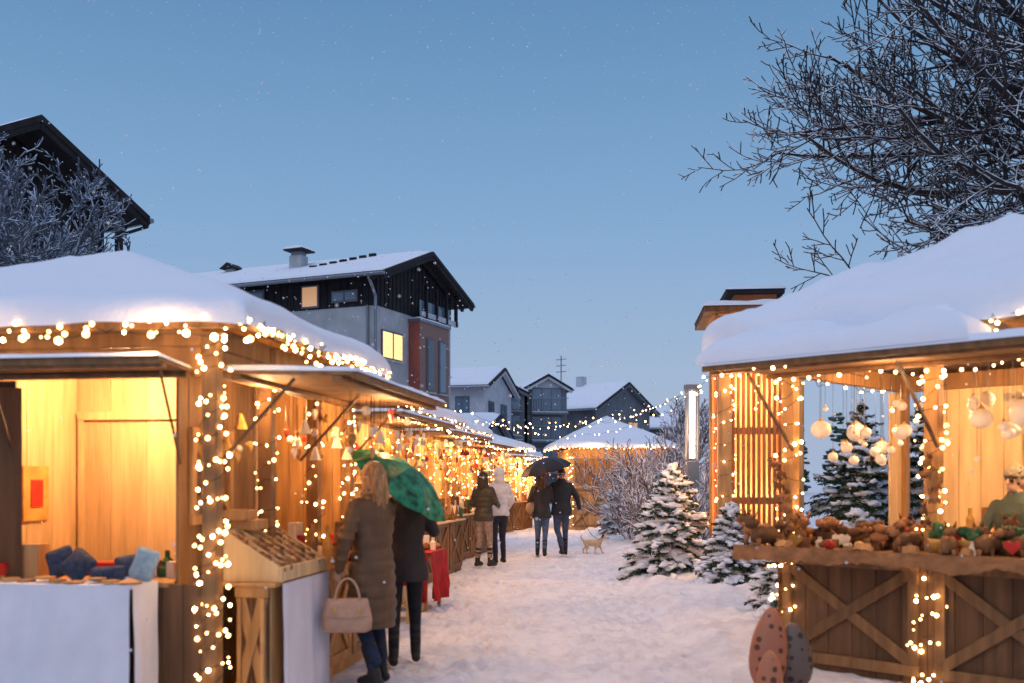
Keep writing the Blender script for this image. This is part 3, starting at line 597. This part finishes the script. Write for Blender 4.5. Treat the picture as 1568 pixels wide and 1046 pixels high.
for i in range(18):
    a=U(0,6.28); grow(mb,base+V((.05,0,U(3.6,5.3))),V((math.cos(a)*.7,math.sin(a)*.7,U(.4,1.3))),U(2.5,3.3),.06,0,3,.12,.2,(10,6,4),.6,minr=.012)
B.done()
random.seed(9)
for (x,y,h) in((2.75,23,2.5),(3.5,22,2.7),(4.1,21.5,2.3),(3.0,19,2.0),(4.6,26,2.9),(3.9,24,2.9)):
    B=Obj('bare_shrub'); mb=B.p('stems','twig',True)
    for i in range(12):
        a=U(0,6.28); grow(mb,V((x+U(-.1,.1),y+U(-.1,.1),0)),V((math.cos(a)*.5,math.sin(a)*.5,1)),h*U(.6,.85),.02,0,2,.1,.15,(10,6),.6,minr=.009)
    B.done()
B=Obj('bare_tree'); mb=B.p('trunk_and_branches','twig',True); base=V((6.2,34,0)); mb.tube([base,base+V((0,0,2))],[.12,.09],7)
for i in range(9):
    a=U(0,6.28); grow(mb,base+V((0,0,1.9)),V((math.cos(a)*.5,math.sin(a)*.5,1)),U(2.0,2.6),.05,0,2,.1,.16,(8,6),.6,minr=.014)
B.done()
def conifer(loc,H_,Rr,dens=1.0,sd=1,snowy=1.0,name='snowy_fir_tree'):
    random.seed(sd); B=Obj(name,loc); B.p('trunk','woodd').tube([(0,0,-.05),(0,0,H_)],[.05*H_/1.7,.008],7)
    nd=B.p('needles','needle'); sn=B.p('snow_clumps','snow',True)
    tiers=int(10*dens+5)
    for t in range(tiers):
        f=t/(tiers-1); z=H_*(.05+.9*f); l0=Rr*(1-f)**.75+.06; nb=int((9-4*f)*dens)+3
        for k in range(nb):
            a=U(0,6.28); l=l0*U(.65,1.1); el=-.3+.8*f+U(-.12,.12); d=V((math.cos(a)*math.cos(el),math.sin(a)*math.cos(el),math.sin(el)))
            c=V((0,0,z+U(-.05,.05))); side=d.cross(V((0,0,1))).normalized(); n=max(4,int(l/.04))
            pts=[c+d*l*i/n+V((0,0,-.22*l*(i/n)**2)) for i in range(n+1)]
            nd.tube(pts,[.01*(1-i/n)+.003 for i in range(n+1)],3)
            for i in range(1,n+1):
                w=.13*l0*(1.25-i/n)+.045
                for s_ in(-1,1):
                    for q in range(4):
                        dr=(d*U(.3,.9)+side*s_*U(.4,1)+V((0,0,U(-.9,.15)))).normalized(); e=pts[i]+dr*w*U(.6,1.25); o2=dr.cross(V((U(-1,1),U(-1,1),1))).normalized()*.011
                        nd.add([pts[i]-o2,pts[i]+o2,e+o2*.5,e-o2*.5],[(0,1,2,3)])
            m=max(3,int(l/.075))
            for i in range(m):
                if random.random()>.82*snowy: continue
                u=(i+.75)/m; j=min(n,int(u*n)); p=pts[j]+side*U(-.09,.09)*l0*1.4+V((0,0,.02)); rr=(.05+.055*l0)*U(.6,1.35)*(1.15-.35*u)
                rot=Matrix((d,side,d.cross(side)*-1)).transposed(); sn.ico(p,(rr*1.3,rr*.85,rr*.42),2,rot,.9)
    B.done()
conifer((2.45,15.2,0),1.8,.82,1.3,3); conifer((3.05,13.9,0),1.2,.62,1.2,4); conifer((2.85,26,.0),2.0,.75,1.1,5); conifer((3.0,10.6,0),1.05,.55,1.2,6); conifer((4.55,12.6,0),2.2,.85,1.2,8,.3); conifer((3.7,16.5,0),1.5,.6,1.0,10); conifer((5.5,13.4,0),2.6,1.0,1.3,12,.35); conifer((5.0,14.2,0),2.7,1.1,1.3,22,.35)
conifer((-.9,25,0),1.7,.5,1.0,14); conifer((3.9,11.2,0),1.2,.5,1,15,.8)
random.seed(31)
B=Obj('background_trees'); nd=B.p('foliage','needle'); sn=B.p('snow_on_foliage','snow',True)
for i in range(60):
    x=U(-60,75); y=U(95,120); h=U(4.5,8)
    if abs(x)<6: h*=.8
    for k in range(60):
        f=random.random(); a=U(0,6.28); r=1.8*(1-f)+.2; p=V((x+math.cos(a)*r*U(.4,1),y+math.sin(a)*r*U(.4,1),h*f+.3)); s_=U(.25,.6)
        nd.ico(p,(s_,s_,s_*.5),1,jit=.8)
        if k%3==0: sn.ico(p+V((0,0,s_*.3)),(s_*.8,s_*.8,s_*.3),1,jit=.5)
B.done()
# ================================================================== GROUND
def axis(pts):
    out=[]
    for a,b,n in pts:
        out+= [a+(b-a)*i/n for i in range(n)]
    return out+[pts[-1][1]]
random.seed(99)
xs=axis([(-600,-60,8),(-60,-8,14),(-8,-1.7,20),(-1.7,4.2,210),(4.2,10,20),(10,60,14),(60,600,8)])
ys=axis([(-60,6.5,10),(6.5,13,210),(13,24,180),(24,42,70),(42,120,20),(120,1200,12)])
prints={}
def addprint(x,y,a,dp):
    for i in range(-1,2):
        for j in range(-1,2): prints.setdefault((math.floor(x/.3)+i,math.floor(y/.3)+j),[]).append((x,y,math.cos(a),math.sin(a),dp))
for w in range(40):      # walking tracks
    x=U(-1.0,1.5); y=U(6.5,9); a=math.pi/2+U(-.12,.12)
    for k in range(36):
        a+=U(-.1,.1)+(math.pi/2-a)*.1; x+=math.cos(a)*.62; y+=math.sin(a)*.62; s_=.11 if k%2 else -.11
        if -1.2<x<2.0: addprint(x+s_*math.sin(a),y-s_*math.cos(a),a+U(-.2,.2),U(.02,.045))
for k in range(350): addprint(U(-1.2,2.0),U(6.5,22),U(0,3),U(.015,.035))
def gz(x,y):
    if y>60 or y<2 or abs(x)>12: return 0
    q=V((x,y,0)); edge=1.55+.02*(y-8)+.22*noise.noise(q*.8)
    h=.035*noise.noise(q*1.1)+.022*noise.noise(q*3.6)+.014*noise.noise(q*9)
    k=max(0,min(1,(x-edge)/.35)); k=k*k*(3-2*k)
    if 8<y<30: h+=k*(.14+.09*noise.noise(q*2.1)+.05*noise.noise(q*5))*min(1,(y-8)/1.5)
    for (px,py,c,s_,dp) in prints.get((math.floor(x/.3),math.floor(y/.3)),()):
        dx=x-px;dy=y-py; u=(dx*c+dy*s_)/.15; v=(-dx*s_+dy*c)/.06; r=u*u+v*v
        if r<4: h+=-dp*math.exp(-r*1.2)+dp*.45*math.exp(-(r-1.7)**2*2)
    return h-.01
g=MB(); nx=len(xs)
for y in ys:
    for x in xs: g.v.append(V((x,y,gz(x,y))))
for j in range(len(ys)-1):
    for i in range(nx-1): a=j*nx+i; g.f.append((a,a+1,a+1+nx,a+nx))
mesh_obj('snowy_ground',g,[M['gsnow']],True)
# ================================================================== props
random.seed(77)
D=Obj('red_cloth_table',(-.98,11.7,0),math.radians(80)); D.p('top','wood').bx(0,.75,0,.55,.64,.67)
cloth(D,(0,-.01),(.75,-.01),.12,.68,'red','red_cloth',.04,8); cloth(D,(-.01,.55),(-.01,0),.12,.68,'red','red_cloth',.04,8); D.p('red_top','red').bx(-.02,.77,-.02,.57,.672,.69)
for x in(.05,.7):
    for y in(.05,.5): D.p('legs','wood').bx(x-.02,x+.02,y-.02,y+.02,0,.64)
goods(D,.05,.7,.05,.5,.69,14,.2); D.done()
D=Obj('wooden_display_rack',(-1.12,10.7,0),math.radians(82)); r=D.p('frame','woodl')
for x in(0,.5):
    for y in(0,.3): r.beam((x,y,0),(x,y,.95),.03,.03)
for z in(.18,.45,.72): r.bx(-.02,.52,-.02,.32,z,z+.02); goods(D,.05,.45,.02,.28,z+.02,9,.18)
r.beam((0,-.02,.05),(.5,-.02,.9),.02,.02); D.done()
def egg(name,loc,h,w,col,tilt):
    m,t,b=nt(name+'_paint'); tc=t.nodes.new('ShaderNodeTexCoord'); vo=t.nodes.new('ShaderNodeTexVoronoi'); vo.inputs['Scale'].default_value=13; vo.inputs['Randomness'].default_value=.35
    L(t,tc.outputs['Object'],vo.inputs['Vector']); r=t.nodes.new('ShaderNodeMath'); r.operation='LESS_THAN'; r.inputs[1].default_value=.3; L(t,vo.outputs['Distance'],r.inputs[0])
    mx=t.nodes.new('ShaderNodeMix'); mx.data_type='RGBA'; L(t,r.outputs[0],mx.inputs['Factor']); mx.inputs[6].default_value=(*col,1); mx.inputs[7].default_value=(col[0]*.25,col[1]*.2,col[2]*.2,1); L(t,mx.outputs[2],b.inputs['Base Color']); b.inputs['Roughness'].default_value=.5
    o=Obj(name,loc); mb=o.p('shell',m,True); vt,ft=ICO[3]; R_=RY(tilt)
    mb.add([R_@V((p.x*w*(1-.22*p.z),p.y*w*(1-.22*p.z)*.7,p.z*h/2+h/2)) for p in vt],ft)
    o.p('stand','woodd').tube([(0,0,-.04),(0,0,.05)],[w*.6,w*.45],12); o.done()
egg('painted_wooden_egg',(1.86,7.3,0),.62,.14,(.40,.14,.07),.08); egg('painted_wooden_egg',(2.10,7.35,0),.50,.13,(.13,.09,.07),-.05); egg('painted_wooden_egg',(1.80,6.95,0),.36,.09,(.42,.15,.07),.0)
# ================================================================== PEOPLE
def cap(a,b,ra,rb,n=12):
    a=V(a);b=V(b);d=b-a; l=d.length or 1e-5; d=d/l; pts=[];rad=[]
    for i in range(4): t=-math.pi/2+math.pi/2*(i+.3)/4; pts.append(a+d*ra*math.sin(t)); rad.append(ra*math.cos(t))
    for i in range(0,5): pts.append(a+(b-a)*i/4); rad.append(ra+(rb-ra)*i/4)
    for i in range(4): t=math.pi/2*(i+.7)/4; pts.append(b+d*rb*math.sin(t)); rad.append(rb*math.cos(t))
    m=MB(); m.tube(pts,rad,n); return m
def ell(c,r,rot=None,sub=2): m=MB(); m.ico(c,r,sub,rot); return m
def body(name,prims,mats,voxel,loc,yaw,scale=1,sm=3,part='body'):
    big=MB(); lab=[]
    for m,k in prims: big.add(m.v,m.f); lab+=[k]*len(m.v)
    o=mesh_obj(name+'_tmp',big,[]); r=o.modifiers.new('r','REMESH'); r.mode='VOXEL'; r.voxel_size=voxel
    s_=o.modifiers.new('s','SMOOTH'); s_.iterations=sm; s_.factor=.5
    dg=bpy.context.evaluated_depsgraph_get(); me=bpy.data.meshes.new_from_object(o.evaluated_get(dg)); bpy.data.objects.remove(o)
    kd=kdtree.KDTree(len(big.v))
    for i,v in enumerate(big.v): kd.insert(v,i)
    kd.balance(); me.materials.clear()
    for m in mats: me.materials.append(m)
    idx=[lab[kd.find(p.center)[1]] for p in me.polygons]
    me.polygons.foreach_set('material_index',idx); me.polygons.foreach_set('use_smooth',[True]*len(idx)); me.update()
    ob=bpy.data.objects.new(part,me); sc.collection.objects.link(ob)
    e=bpy.data.objects.new(name,None); sc.collection.objects.link(e); e.location=loc; e.rotation_euler=(0,0,yaw); e.scale=(scale,)*3; ob.parent=e
    return e
def hand(pr,w,d,pal,k,curl=.9,s=1.0):
    w=V(w);d=V(d).normalized();pal=V(pal); pal=(pal-d*pal.dot(d)).normalized(); sd=d.cross(pal)
    for q in(-.025,-.008,.01,.026): pr.append((cap(w+sd*q*.6,w+d*.075*s+sd*q,.015,.012,8),k))
    for q,l in((-.030,.060),(-.010,.074),(.010,.070),(.029,.055)):
        p=w+d*.085*s+sd*q; dd=d
        for j in range(3):
            dd=(dd*math.cos(curl*.6)+pal*math.sin(curl*.6)).normalized() if j==0 else (dd+pal*curl*.8).normalized()
            e=p+dd*l*(.45,.32,.25)[j]; pr.append((cap(p,e,.0088-.0008*j,.008-.0008*j,8),k)); p=e
    t0=w+d*.025-sd*.028; t1=t0+(d*.5-sd*.6+pal*.4).normalized()*.04; pr.append((cap(t0,t1,.012,.0095,8),k)); pr.append((cap(t1,t1+(d*.8+pal*.5).normalized()*.028,.0095,.008,8),k))
def person(name,loc,yaw,H=1.7,coat=(.03,.03,.03),pants=(.03,.04,.07),boots=(.02,.018,.018),hair=(.05,.03,.02),hat=None,hem=.75,arms=None,legs=None,longhair=True,voxel=.016,puffer=False,headyaw=0,hood=False,lean=(0,0),fat=1.0,skin=(.55,.33,.24),scarf=None):
    mc=mk(name+'_coat',coat,.5 if puffer else .75,.22,7,.35,34,spec=.4); mp=mk(name+'_trousers',pants,.85,.3,20,.3,90); mbt=mk(name+'_boots',boots,.5,.2,20,.1); ms=mk(name+'_skin',skin,.5,.06,30,.05); mh=mk(name+'_hair',hair,.5,.6,60,.8,90,stretch=(1,1,.12)); mx=mk(name+'_hat',hat or (scarf or (.1,.1,.1)),.9,.2,40,.6,150); me_=mk(name+'_eyes',(.02,.015,.01),.2,0,1,0)
    pr=[]; lx,ly=lean
    legs=legs or [((.09,.02,.48),(.1,0,.09)),((-.09,.02,.48),(-.1,0,.09))]
    for (kn,an),sx in zip(legs,(1,-1)):
        hp=V((.085*sx,0,.90)); kn=V(kn);an=V(an)
        pr.append((cap(hp,kn,.09,.062),1)); pr.append((cap(kn,an+V((0,0,.12)),.060,.045),1))
        pr.append((cap(kn.lerp(an,.45),an,.052,.045),2)); toe=an+V((.015*sx,.15,-.045)); heel=an+V((0,-.035,-.04))
        pr.append((cap(an,toe,.045,.035),2)); pr.append((cap(heel,toe,.04,.036),2))
    pr.append((cap((-.06,0,.92),(.06,0,.92),.105,.105),1))
    rings=[]
    prof=[(hem,.195,.15),(.9,.19,.148),(1.06,.158,.122),(1.2,.178,.13),(1.32,.192,.125),(1.40,.165,.10),(1.45,.095,.08),(1.50,.065,.065)]
    if hem<.8: prof.insert(1,(hem+.05,.20,.156))
    def pv(z):
        for a,b in zip(prof[:-1],prof[1:]):
            if a[0]<=z<=b[0]+1e-9: t=(z-a[0])/max(1e-6,b[0]-a[0]); return a[1]+(b[1]-a[1])*t,a[2]+(b[2]-a[2])*t
        return prof[-1][1:]
    z=hem
    while z<1.50:
        rx,ry=pv(z); pf=1+(.10*(abs(math.sin(z*math.pi/.095))**.6-.5) if puffer and z<1.4 else 0); k=(z-.9)
        rings.append((V((lx*k,ly*k,z)),rx*pf*fat,ry*pf*fat)); z+=.0125
    m=MB(); m.loft(rings,24)
    for i,v in enumerate(m.v):
        a=math.atan2(v.y,v.x); fold=(.03 if v.z<1.0 else .012)*math.sin(a*5+v.z*3)
        v+= V((v.x,v.y,0))*(.06*noise.noise(V((v.x*7,v.y*7,v.z*5+H*5)))+fold*(1 if not puffer else .5))
    pr.append((m,0))
    tp=V((lx*.5,ly*.5,0))
    arms=arms or [((.25,-.02,1.12),(.24,.05,.88)),((-.25,-.02,1.12),(-.24,.05,.88))]
    for (el,wr),sx in zip(arms,(1,-1)):
        sh=V((.16*sx,0,1.37))+tp; el=V(el);wr=V(wr); pr.append((cap(sh,el,.064*fat,.052*fat),0)); pr.append((cap(el,wr,.052*fat,.040),0))
        if puffer:
            for q in(.2,.45,.7,.95): pr.append((ell(sh.lerp(el,q),(.070,.070,.034)),0))
            for q in(.3,.65): pr.append((ell(el.lerp(wr,q),(.060,.060,.034)),0))
        d=(wr-el).normalized(); pal=V((-sx,0,0)) if abs(d.x)<.8 else V((0,1,0)); hand(pr,wr+d*.02,d,pal,3,.75)
    hc=V((lx*.68,ly*.68+.01,1.585)); hr=RZ(headyaw)
    pr.append((cap(tp+V((0,0,1.42)),hc-V((0,0,.06)),.055,.052),3))
    pr.append((ell(hc+hr@V((0,-.005,.02)),(.073,.092,.098),hr),3)); pr.append((ell(hc+hr@V((0,.025,-.045)),(.052,.062,.062),hr),3))
    pr.append((cap(hc+hr@V((0,.085,.02)),hc+hr@V((0,.103,-.015)),.009,.014,8),3))
    for sx in(-1,1):
        pr.append((ell(hc+hr@V((.075*sx,-.01,-.005)),(.01,.02,.03),hr),3)); pr.append((ell(hc+hr@V((.03*sx,.081,.018)),(.012,.008,.007),hr),6)); pr.append((cap(hc+hr@V((.015*sx,.084,.038)),hc+hr@V((.045*sx,.076,.038)),.006,.005,6),4))
    pr.append((cap(hc+hr@V((-.02,.08,-.05)),hc+hr@V((.02,.08,-.05)),.006,.006,6),3))
    if hood: pr.append((ell(hc+hr@V((0,-.025,.015)),(.108,.115,.125),hr),0)); pr.append((ell(hc+V((0,-.03,-.1)),(.11,.1,.08)),0))
    else:
        pr.append((ell(hc+hr@V((0,-.022,.035)),(.087,.098,.098),hr),4))
        if longhair:
            for q,w_ in((-.055,.03),(-.03,.036),(0,.04),(.03,.036),(.055,.03)): pr.append((cap(hc+hr@V((q,-.06,.03)),hc+hr@V((q*1.25,-.10,-.20+abs(q)*.9)),w_+.008,w_*.7),4))
            for sx in(-1,1): pr.append((cap(hc+hr@V((.06*sx,-.02,.02)),hc+hr@V((.085*sx,-.03,-.16)),.036,.024),4))
        if hat: pr.append((ell(hc+hr@V((0,-.012,.066)),(.098,.111,.088),hr),5)); pr.append((ell(hc+hr@V((0,-.012,.155)),(.025,.025,.022),hr),5))
    if scarf: pr.append((ell(tp+V((0,0,1.46)),(.10,.095,.045)),5))
    return body(name,pr,[mc,mp,mbt,ms,mh,mx,me_],voxel,loc,yaw,H/1.7)
person('woman_with_handbag',(-1.06,7.55,0),math.radians(48),1.68,coat=(.12,.062,.028),pants=(.02,.03,.06),hair=(.42,.22,.09),hem=.44,puffer=True,voxel=.009,
   arms=[((.20,.10,1.12),(.10,.30,1.14)),((-.29,-.04,1.12),(-.27,.06,.90))],legs=[((.09,.05,.49),(.10,.0,.09)),((-.09,.03,.48),(-.10,-.16,.09))],headyaw=.2,scarf=(.22,.11,.05))
person('woman_with_green_umbrella',(-.90,8.35,0),math.radians(10),1.66,coat=(.03,.022,.024),pants=(.016,.015,.018),hair=(.05,.025,.015),hem=.72,voxel=.012,
   arms=[((.25,.0,1.14),(.13,.16,1.28)),((-.25,.03,1.12),(-.2,.15,.92))],legs=[((.09,.05,.49),(.1,.08,.09)),((-.09,.0,.48),(-.1,-.1,.09))])
person('woman_in_dark_jacket',(-.50,17.7,0),math.radians(-35),1.70,coat=(.045,.038,.026),pants=(.30,.22,.18),boots=(.03,.025,.02),hair=(.03,.02,.015),hem=.82,puffer=True,
   arms=[((.24,.04,1.14),(.16,.22,1.08)),((-.25,-.02,1.12),(-.2,.18,1.05))],legs=[((.09,.05,.49),(.1,.05,.09)),((-.09,.0,.48),(-.1,-.06,.09))])
person('woman_in_white_jacket',(-.24,18.4,0),math.radians(20),1.76,coat=(.75,.66,.6),pants=(.03,.03,.045),hair=(.5,.4,.3),hem=.86,hood=True,puffer=True,
   arms=[((.25,.02,1.12),(.2,.16,.95)),((-.24,.04,1.12),(-.14,.22,1.02))],legs=[((.09,.08,.49),(.1,.04,.09)),((-.09,.0,.48),(-.09,-.08,.09))])
person('woman_in_dark_coat',(.60,20.1,0),math.radians(-4),1.70,coat=(.035,.028,.028),pants=(.08,.12,.2),hair=(.13,.06,.03),hem=.78,
   arms=[((.22,.04,1.13),(.24,.18,1.05)),((-.25,-.02,1.12),(-.22,.12,.93))],legs=[((.07,.0,.48),(.06,-.08,.09)),((-.08,.08,.49),(-.09,.10,.09))])
person('man_in_dark_coat',(1.0,20.2,0),math.radians(6),1.78,coat=(.018,.02,.028),pants=(.06,.08,.14),hair=(.03,.02,.015),hem=.80,longhair=False,fat=1.1,
   arms=[((.30,-.04,1.14),(.36,.02,.92)),((-.22,.05,1.13),(-.12,.20,1.25))],legs=[((.09,.08,.49),(.10,.12,.09)),((-.08,.0,.50),(-.02,-.26,.13))],scarf=(.03,.03,.04))
person('stall_vendor',(4.25,8.4,0),math.radians(130),1.64,coat=(.07,.09,.07),pants=(.03,.03,.04),hair=(.08,.05,.03),hat=(.34,.30,.19),longhair=False,voxel=.010,
   arms=[((.24,.1,1.15),(.15,.3,1.05)),((-.24,.1,1.15),(-.15,.3,1.08))],headyaw=-.3)
person('stall_vendor',(-2.7,11.8,0),math.radians(-100),1.7,coat=(.12,.03,.03),hat=(.3,.05,.04),voxel=.018,arms=[((.24,.1,1.15),(.15,.3,1.1)),((-.24,.1,1.15),(-.15,.3,1.1))])
# handbag
HB=Obj('leather_handbag',(-1.20,7.26,.01),math.radians(8)); lm=mk('tan_leather',(.50,.29,.19),.5,.15,12,.2,80)
bb=HB.p('bag_body',lm,True); rg=[]
n=24
def se(t,a,b,e=.5): return (math.copysign(abs(math.cos(t))**e,math.cos(t))*a,math.copysign(abs(math.sin(t))**e,math.sin(t))*b)
for z,a,b in((.43,.001,.001),(.43,.14,.055),(.45,.175,.08),(.52,.18,.08),(.60,.165,.065),(.66,.15,.045),(.675,.145,.03),(.675,.001,.001)):
    rg.append([V((*se(2*math.pi*k/n,a,b),z)) for k in range(n)])
bb.add([v for r_ in rg for v in r_],[(i*n+k,i*n+(k+1)%n,(i+1)*n+(k+1)%n,(i+1)*n+k) for i in range(len(rg)-1) for k in range(n)])
for y in(-.04,.04): HB.p('handles',lm,True).tube([(-.09+.09*(1-math.cos(math.pi*i/12)),y*(1-.8*math.sin(math.pi*i/12)),.64+.18*math.sin(math.pi*i/12)) for i in range(13)],.008,8)
HB.p('flap_seam',lm).tube([(-.16,-.074,.56),(0,-.084,.54),(.16,-.074,.56)],.006,6)
for x in(-.09,.09): HB.p('buckles','gg').box((x,-.07,.60),(.02,.01,.03))
HB.done()
def umbrella(name,top,axis_,rad,col,grip,depth=.22,pat=False):
    m=mk(name+'_fabric',col,.5,.85 if pat else .2,14 if pat else 6,.05); o=Obj(name); ax=V(axis_).normalized(); top=V(top); s1=ax.orthogonal().normalized(); s2=ax.cross(s1)
    def f(u,v):
        a=2*math.pi*u; k=8; ph=(a*k/(2*math.pi))%1; sc_=1-.09*math.sin(math.pi*ph)*v; r=rad*math.sin(v*1.15)/math.sin(1.15)*sc_; h=-depth*rad/.5*(1-math.cos(v*1.15))/(1-math.cos(1.15))
        h-=.03*math.sin(math.pi*ph)*v*rad/.5
        return top+s1*math.cos(a)*r+s2*math.sin(a)*r+ax*h
    mb=o.p('canopy',m,False); mb.grid(f,64,10)
    for k in range(8):
        o.p('ribs','metal').tube([f(k/8,j/6)-ax*.008 for j in range(7)],.003,4)
    g=V(grip); o.p('shaft','metal').tube([top+ax*.05,g],.006,6); o.p('handle','woodd').tube([g,g+(g-top).normalized()*.1],.014,8); o.done()
umbrella('green_umbrella',(-.80,8.0,1.65),(.58,-.10,.78),.47,(.02,.19,.09),(-1.0,8.42,1.2),.2,True)
umbrella('dark_umbrella',(.62,19.9,1.98),(-.25,-.1,.95),.52,(.02,.015,.017),(.88,20.3,1.25),.24)
sb=Obj('shoulder_bag',(.36,20.0,0)); sb.p('bag',mk('tan_bag',(.4,.22,.12),.6),True,0).ico((0,0,.98),(.09,.06,.12),2); sb.p('strap','wire').tube([(.02,0,1.08),(.12,.02,1.4),(.2,.02,1.44)],.01,5); sb.done()
def dog():
    f=mk('cream_fur',(.6,.42,.28),.9,.2,20,.6,80); dk=mk('dark_fur_and_nose',(.05,.035,.03),.7); pr=[]
    pr.append((cap((-.12,0,.22),(.12,0,.215),.062,.078),0)); pr.append((cap((.1,0,.2),(.13,0,.235),.08,.06),0)); pr.append((cap((.0,0,.215),(-.1,0,.225),.062,.055),0))
    pr.append((cap((.15,0,.25),(.22,0,.33),.05,.04),0)); pr.append((ell((.245,0,.345),(.052,.045,.045)),0)); pr.append((cap((.27,0,.335),(.325,0,.32),.026,.018),0)); pr.append((ell((.345,0,.322),(.01,.01,.01)),1))
    for s_ in(-1,1):
        pr.append((cap((.225,.035*s_,.38),(.205,.055*s_,.33),.018,.014,8),1))
        pr.append((cap((.13,.045*s_,.19),(.12+.05*s_,.045*s_,.10),.03,.02),0)); pr.append((cap((.12+.05*s_,.045*s_,.1),(.13+.07*s_,.045*s_,.02),.018,.014),0)); pr.append((cap((.13+.07*s_,.045*s_,.015),(.155+.07*s_,.045*s_,.013),.015,.013),0))
        pr.append((cap((-.12,.04*s_,.2),(-.10-.03*s_,.045*s_,.125),.042,.024),0)); pr.append((cap((-.10-.03*s_,.045*s_,.125),(-.15-.04*s_,.045*s_,.075),.02,.015),0)); pr.append((cap((-.15-.04*s_,.045*s_,.075),(-.14-.04*s_,.045*s_,.015),.014,.012),0)); pr.append((cap((-.14-.04*s_,.045*s_,.013),(-.115-.04*s_,.045*s_,.012),.014,.012),0))
    pr.append((cap((-.17,0,.25),(-.22,0,.31),.02,.016,8),0)); pr.append((cap((-.22,0,.31),(-.215,0,.37),.016,.01,8),0))
    return body('small_dog',pr,[f,dk],.009,(1.68,20.9,.0),math.radians(-12),1.05,sm=2)
dog()
ls=Obj('dog_leash'); ls.p('lead','wire').tube([V((1.4,20.2,.85)).lerp(V((1.87,20.85,.3)),i/8)-V((0,0,.15*math.sin(math.pi*i/8))) for i in range(9)],.006,5); ls.done()
random.seed(3); fs=MB()
for i in range(4200):
    y=5+32*random.random()**.8; x=U(-.6,.6)*y; fs.ico((x,y,U(.3,1.5+.5*y)),U(.004,.008)+y*.0004,0)
mesh_obj('falling_snow',fs,[M['snow']],True)
# ================================================================== WORLD, AMBIENT FILL, CAMERA
w=bpy.data.worlds.new('World'); sc.world=w; w.use_nodes=True; t=w.node_tree; bg=t.nodes['Background']
tc=t.nodes.new('ShaderNodeTexCoord'); sp=t.nodes.new('ShaderNodeSeparateXYZ'); L(t,tc.outputs['Generated'],sp.inputs[0])
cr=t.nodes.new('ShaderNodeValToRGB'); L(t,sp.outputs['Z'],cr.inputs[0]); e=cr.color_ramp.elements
e[0].position=0; e[0].color=(.42,.51,.70,1); e[1].position=1; e[1].color=(.68,.74,1.0,1)  # zenith end, above the view, is brightened to add light on the snow
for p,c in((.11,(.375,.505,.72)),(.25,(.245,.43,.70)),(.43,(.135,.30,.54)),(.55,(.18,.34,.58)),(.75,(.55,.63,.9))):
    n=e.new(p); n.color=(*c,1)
sk=t.nodes.new('ShaderNodeTexSky'); sk.sky_type='NISHITA'; sk.sun_disc=False; sk.sun_elevation=math.radians(3); sk.sun_rotation=math.radians(200)
s2=t.nodes.new('ShaderNodeVectorMath'); s2.operation='SCALE'; s2.inputs['Scale'].default_value=.08; L(t,sk.outputs[0],s2.inputs[0])
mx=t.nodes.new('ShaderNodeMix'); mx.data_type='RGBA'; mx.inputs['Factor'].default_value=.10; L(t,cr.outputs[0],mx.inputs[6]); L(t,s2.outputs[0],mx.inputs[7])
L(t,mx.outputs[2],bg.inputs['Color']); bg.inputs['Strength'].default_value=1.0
sl=bpy.data.lights.new('ambient_fill','SUN'); sl.energy=.5; sl.angle=math.radians(35); sl.color=(.86,.88,1); so=bpy.data.objects.new('ambient_fill',sl); sc.collection.objects.link(so); so.rotation_euler=(math.radians(42),math.radians(-25),0)  # no direct sun at dusk; wide lamp added as ambient fill on the roofs
cam=bpy.data.cameras.new('camera'); co=bpy.data.objects.new('camera',cam); sc.collection.objects.link(co); co.location=(0,0,1.55); co.rotation_euler=(math.radians(90),0,0)
cam.lens=35; cam.sensor_width=36; cam.shift_y=.135; cam.clip_end=3000; cam.dof.use_dof=True; cam.dof.focus_distance=19; cam.dof.aperture_fstop=1.4
sc.camera=co
sc.view_settings.view_transform='Standard'; sc.view_settings.look='None'; sc.view_settings.exposure=0
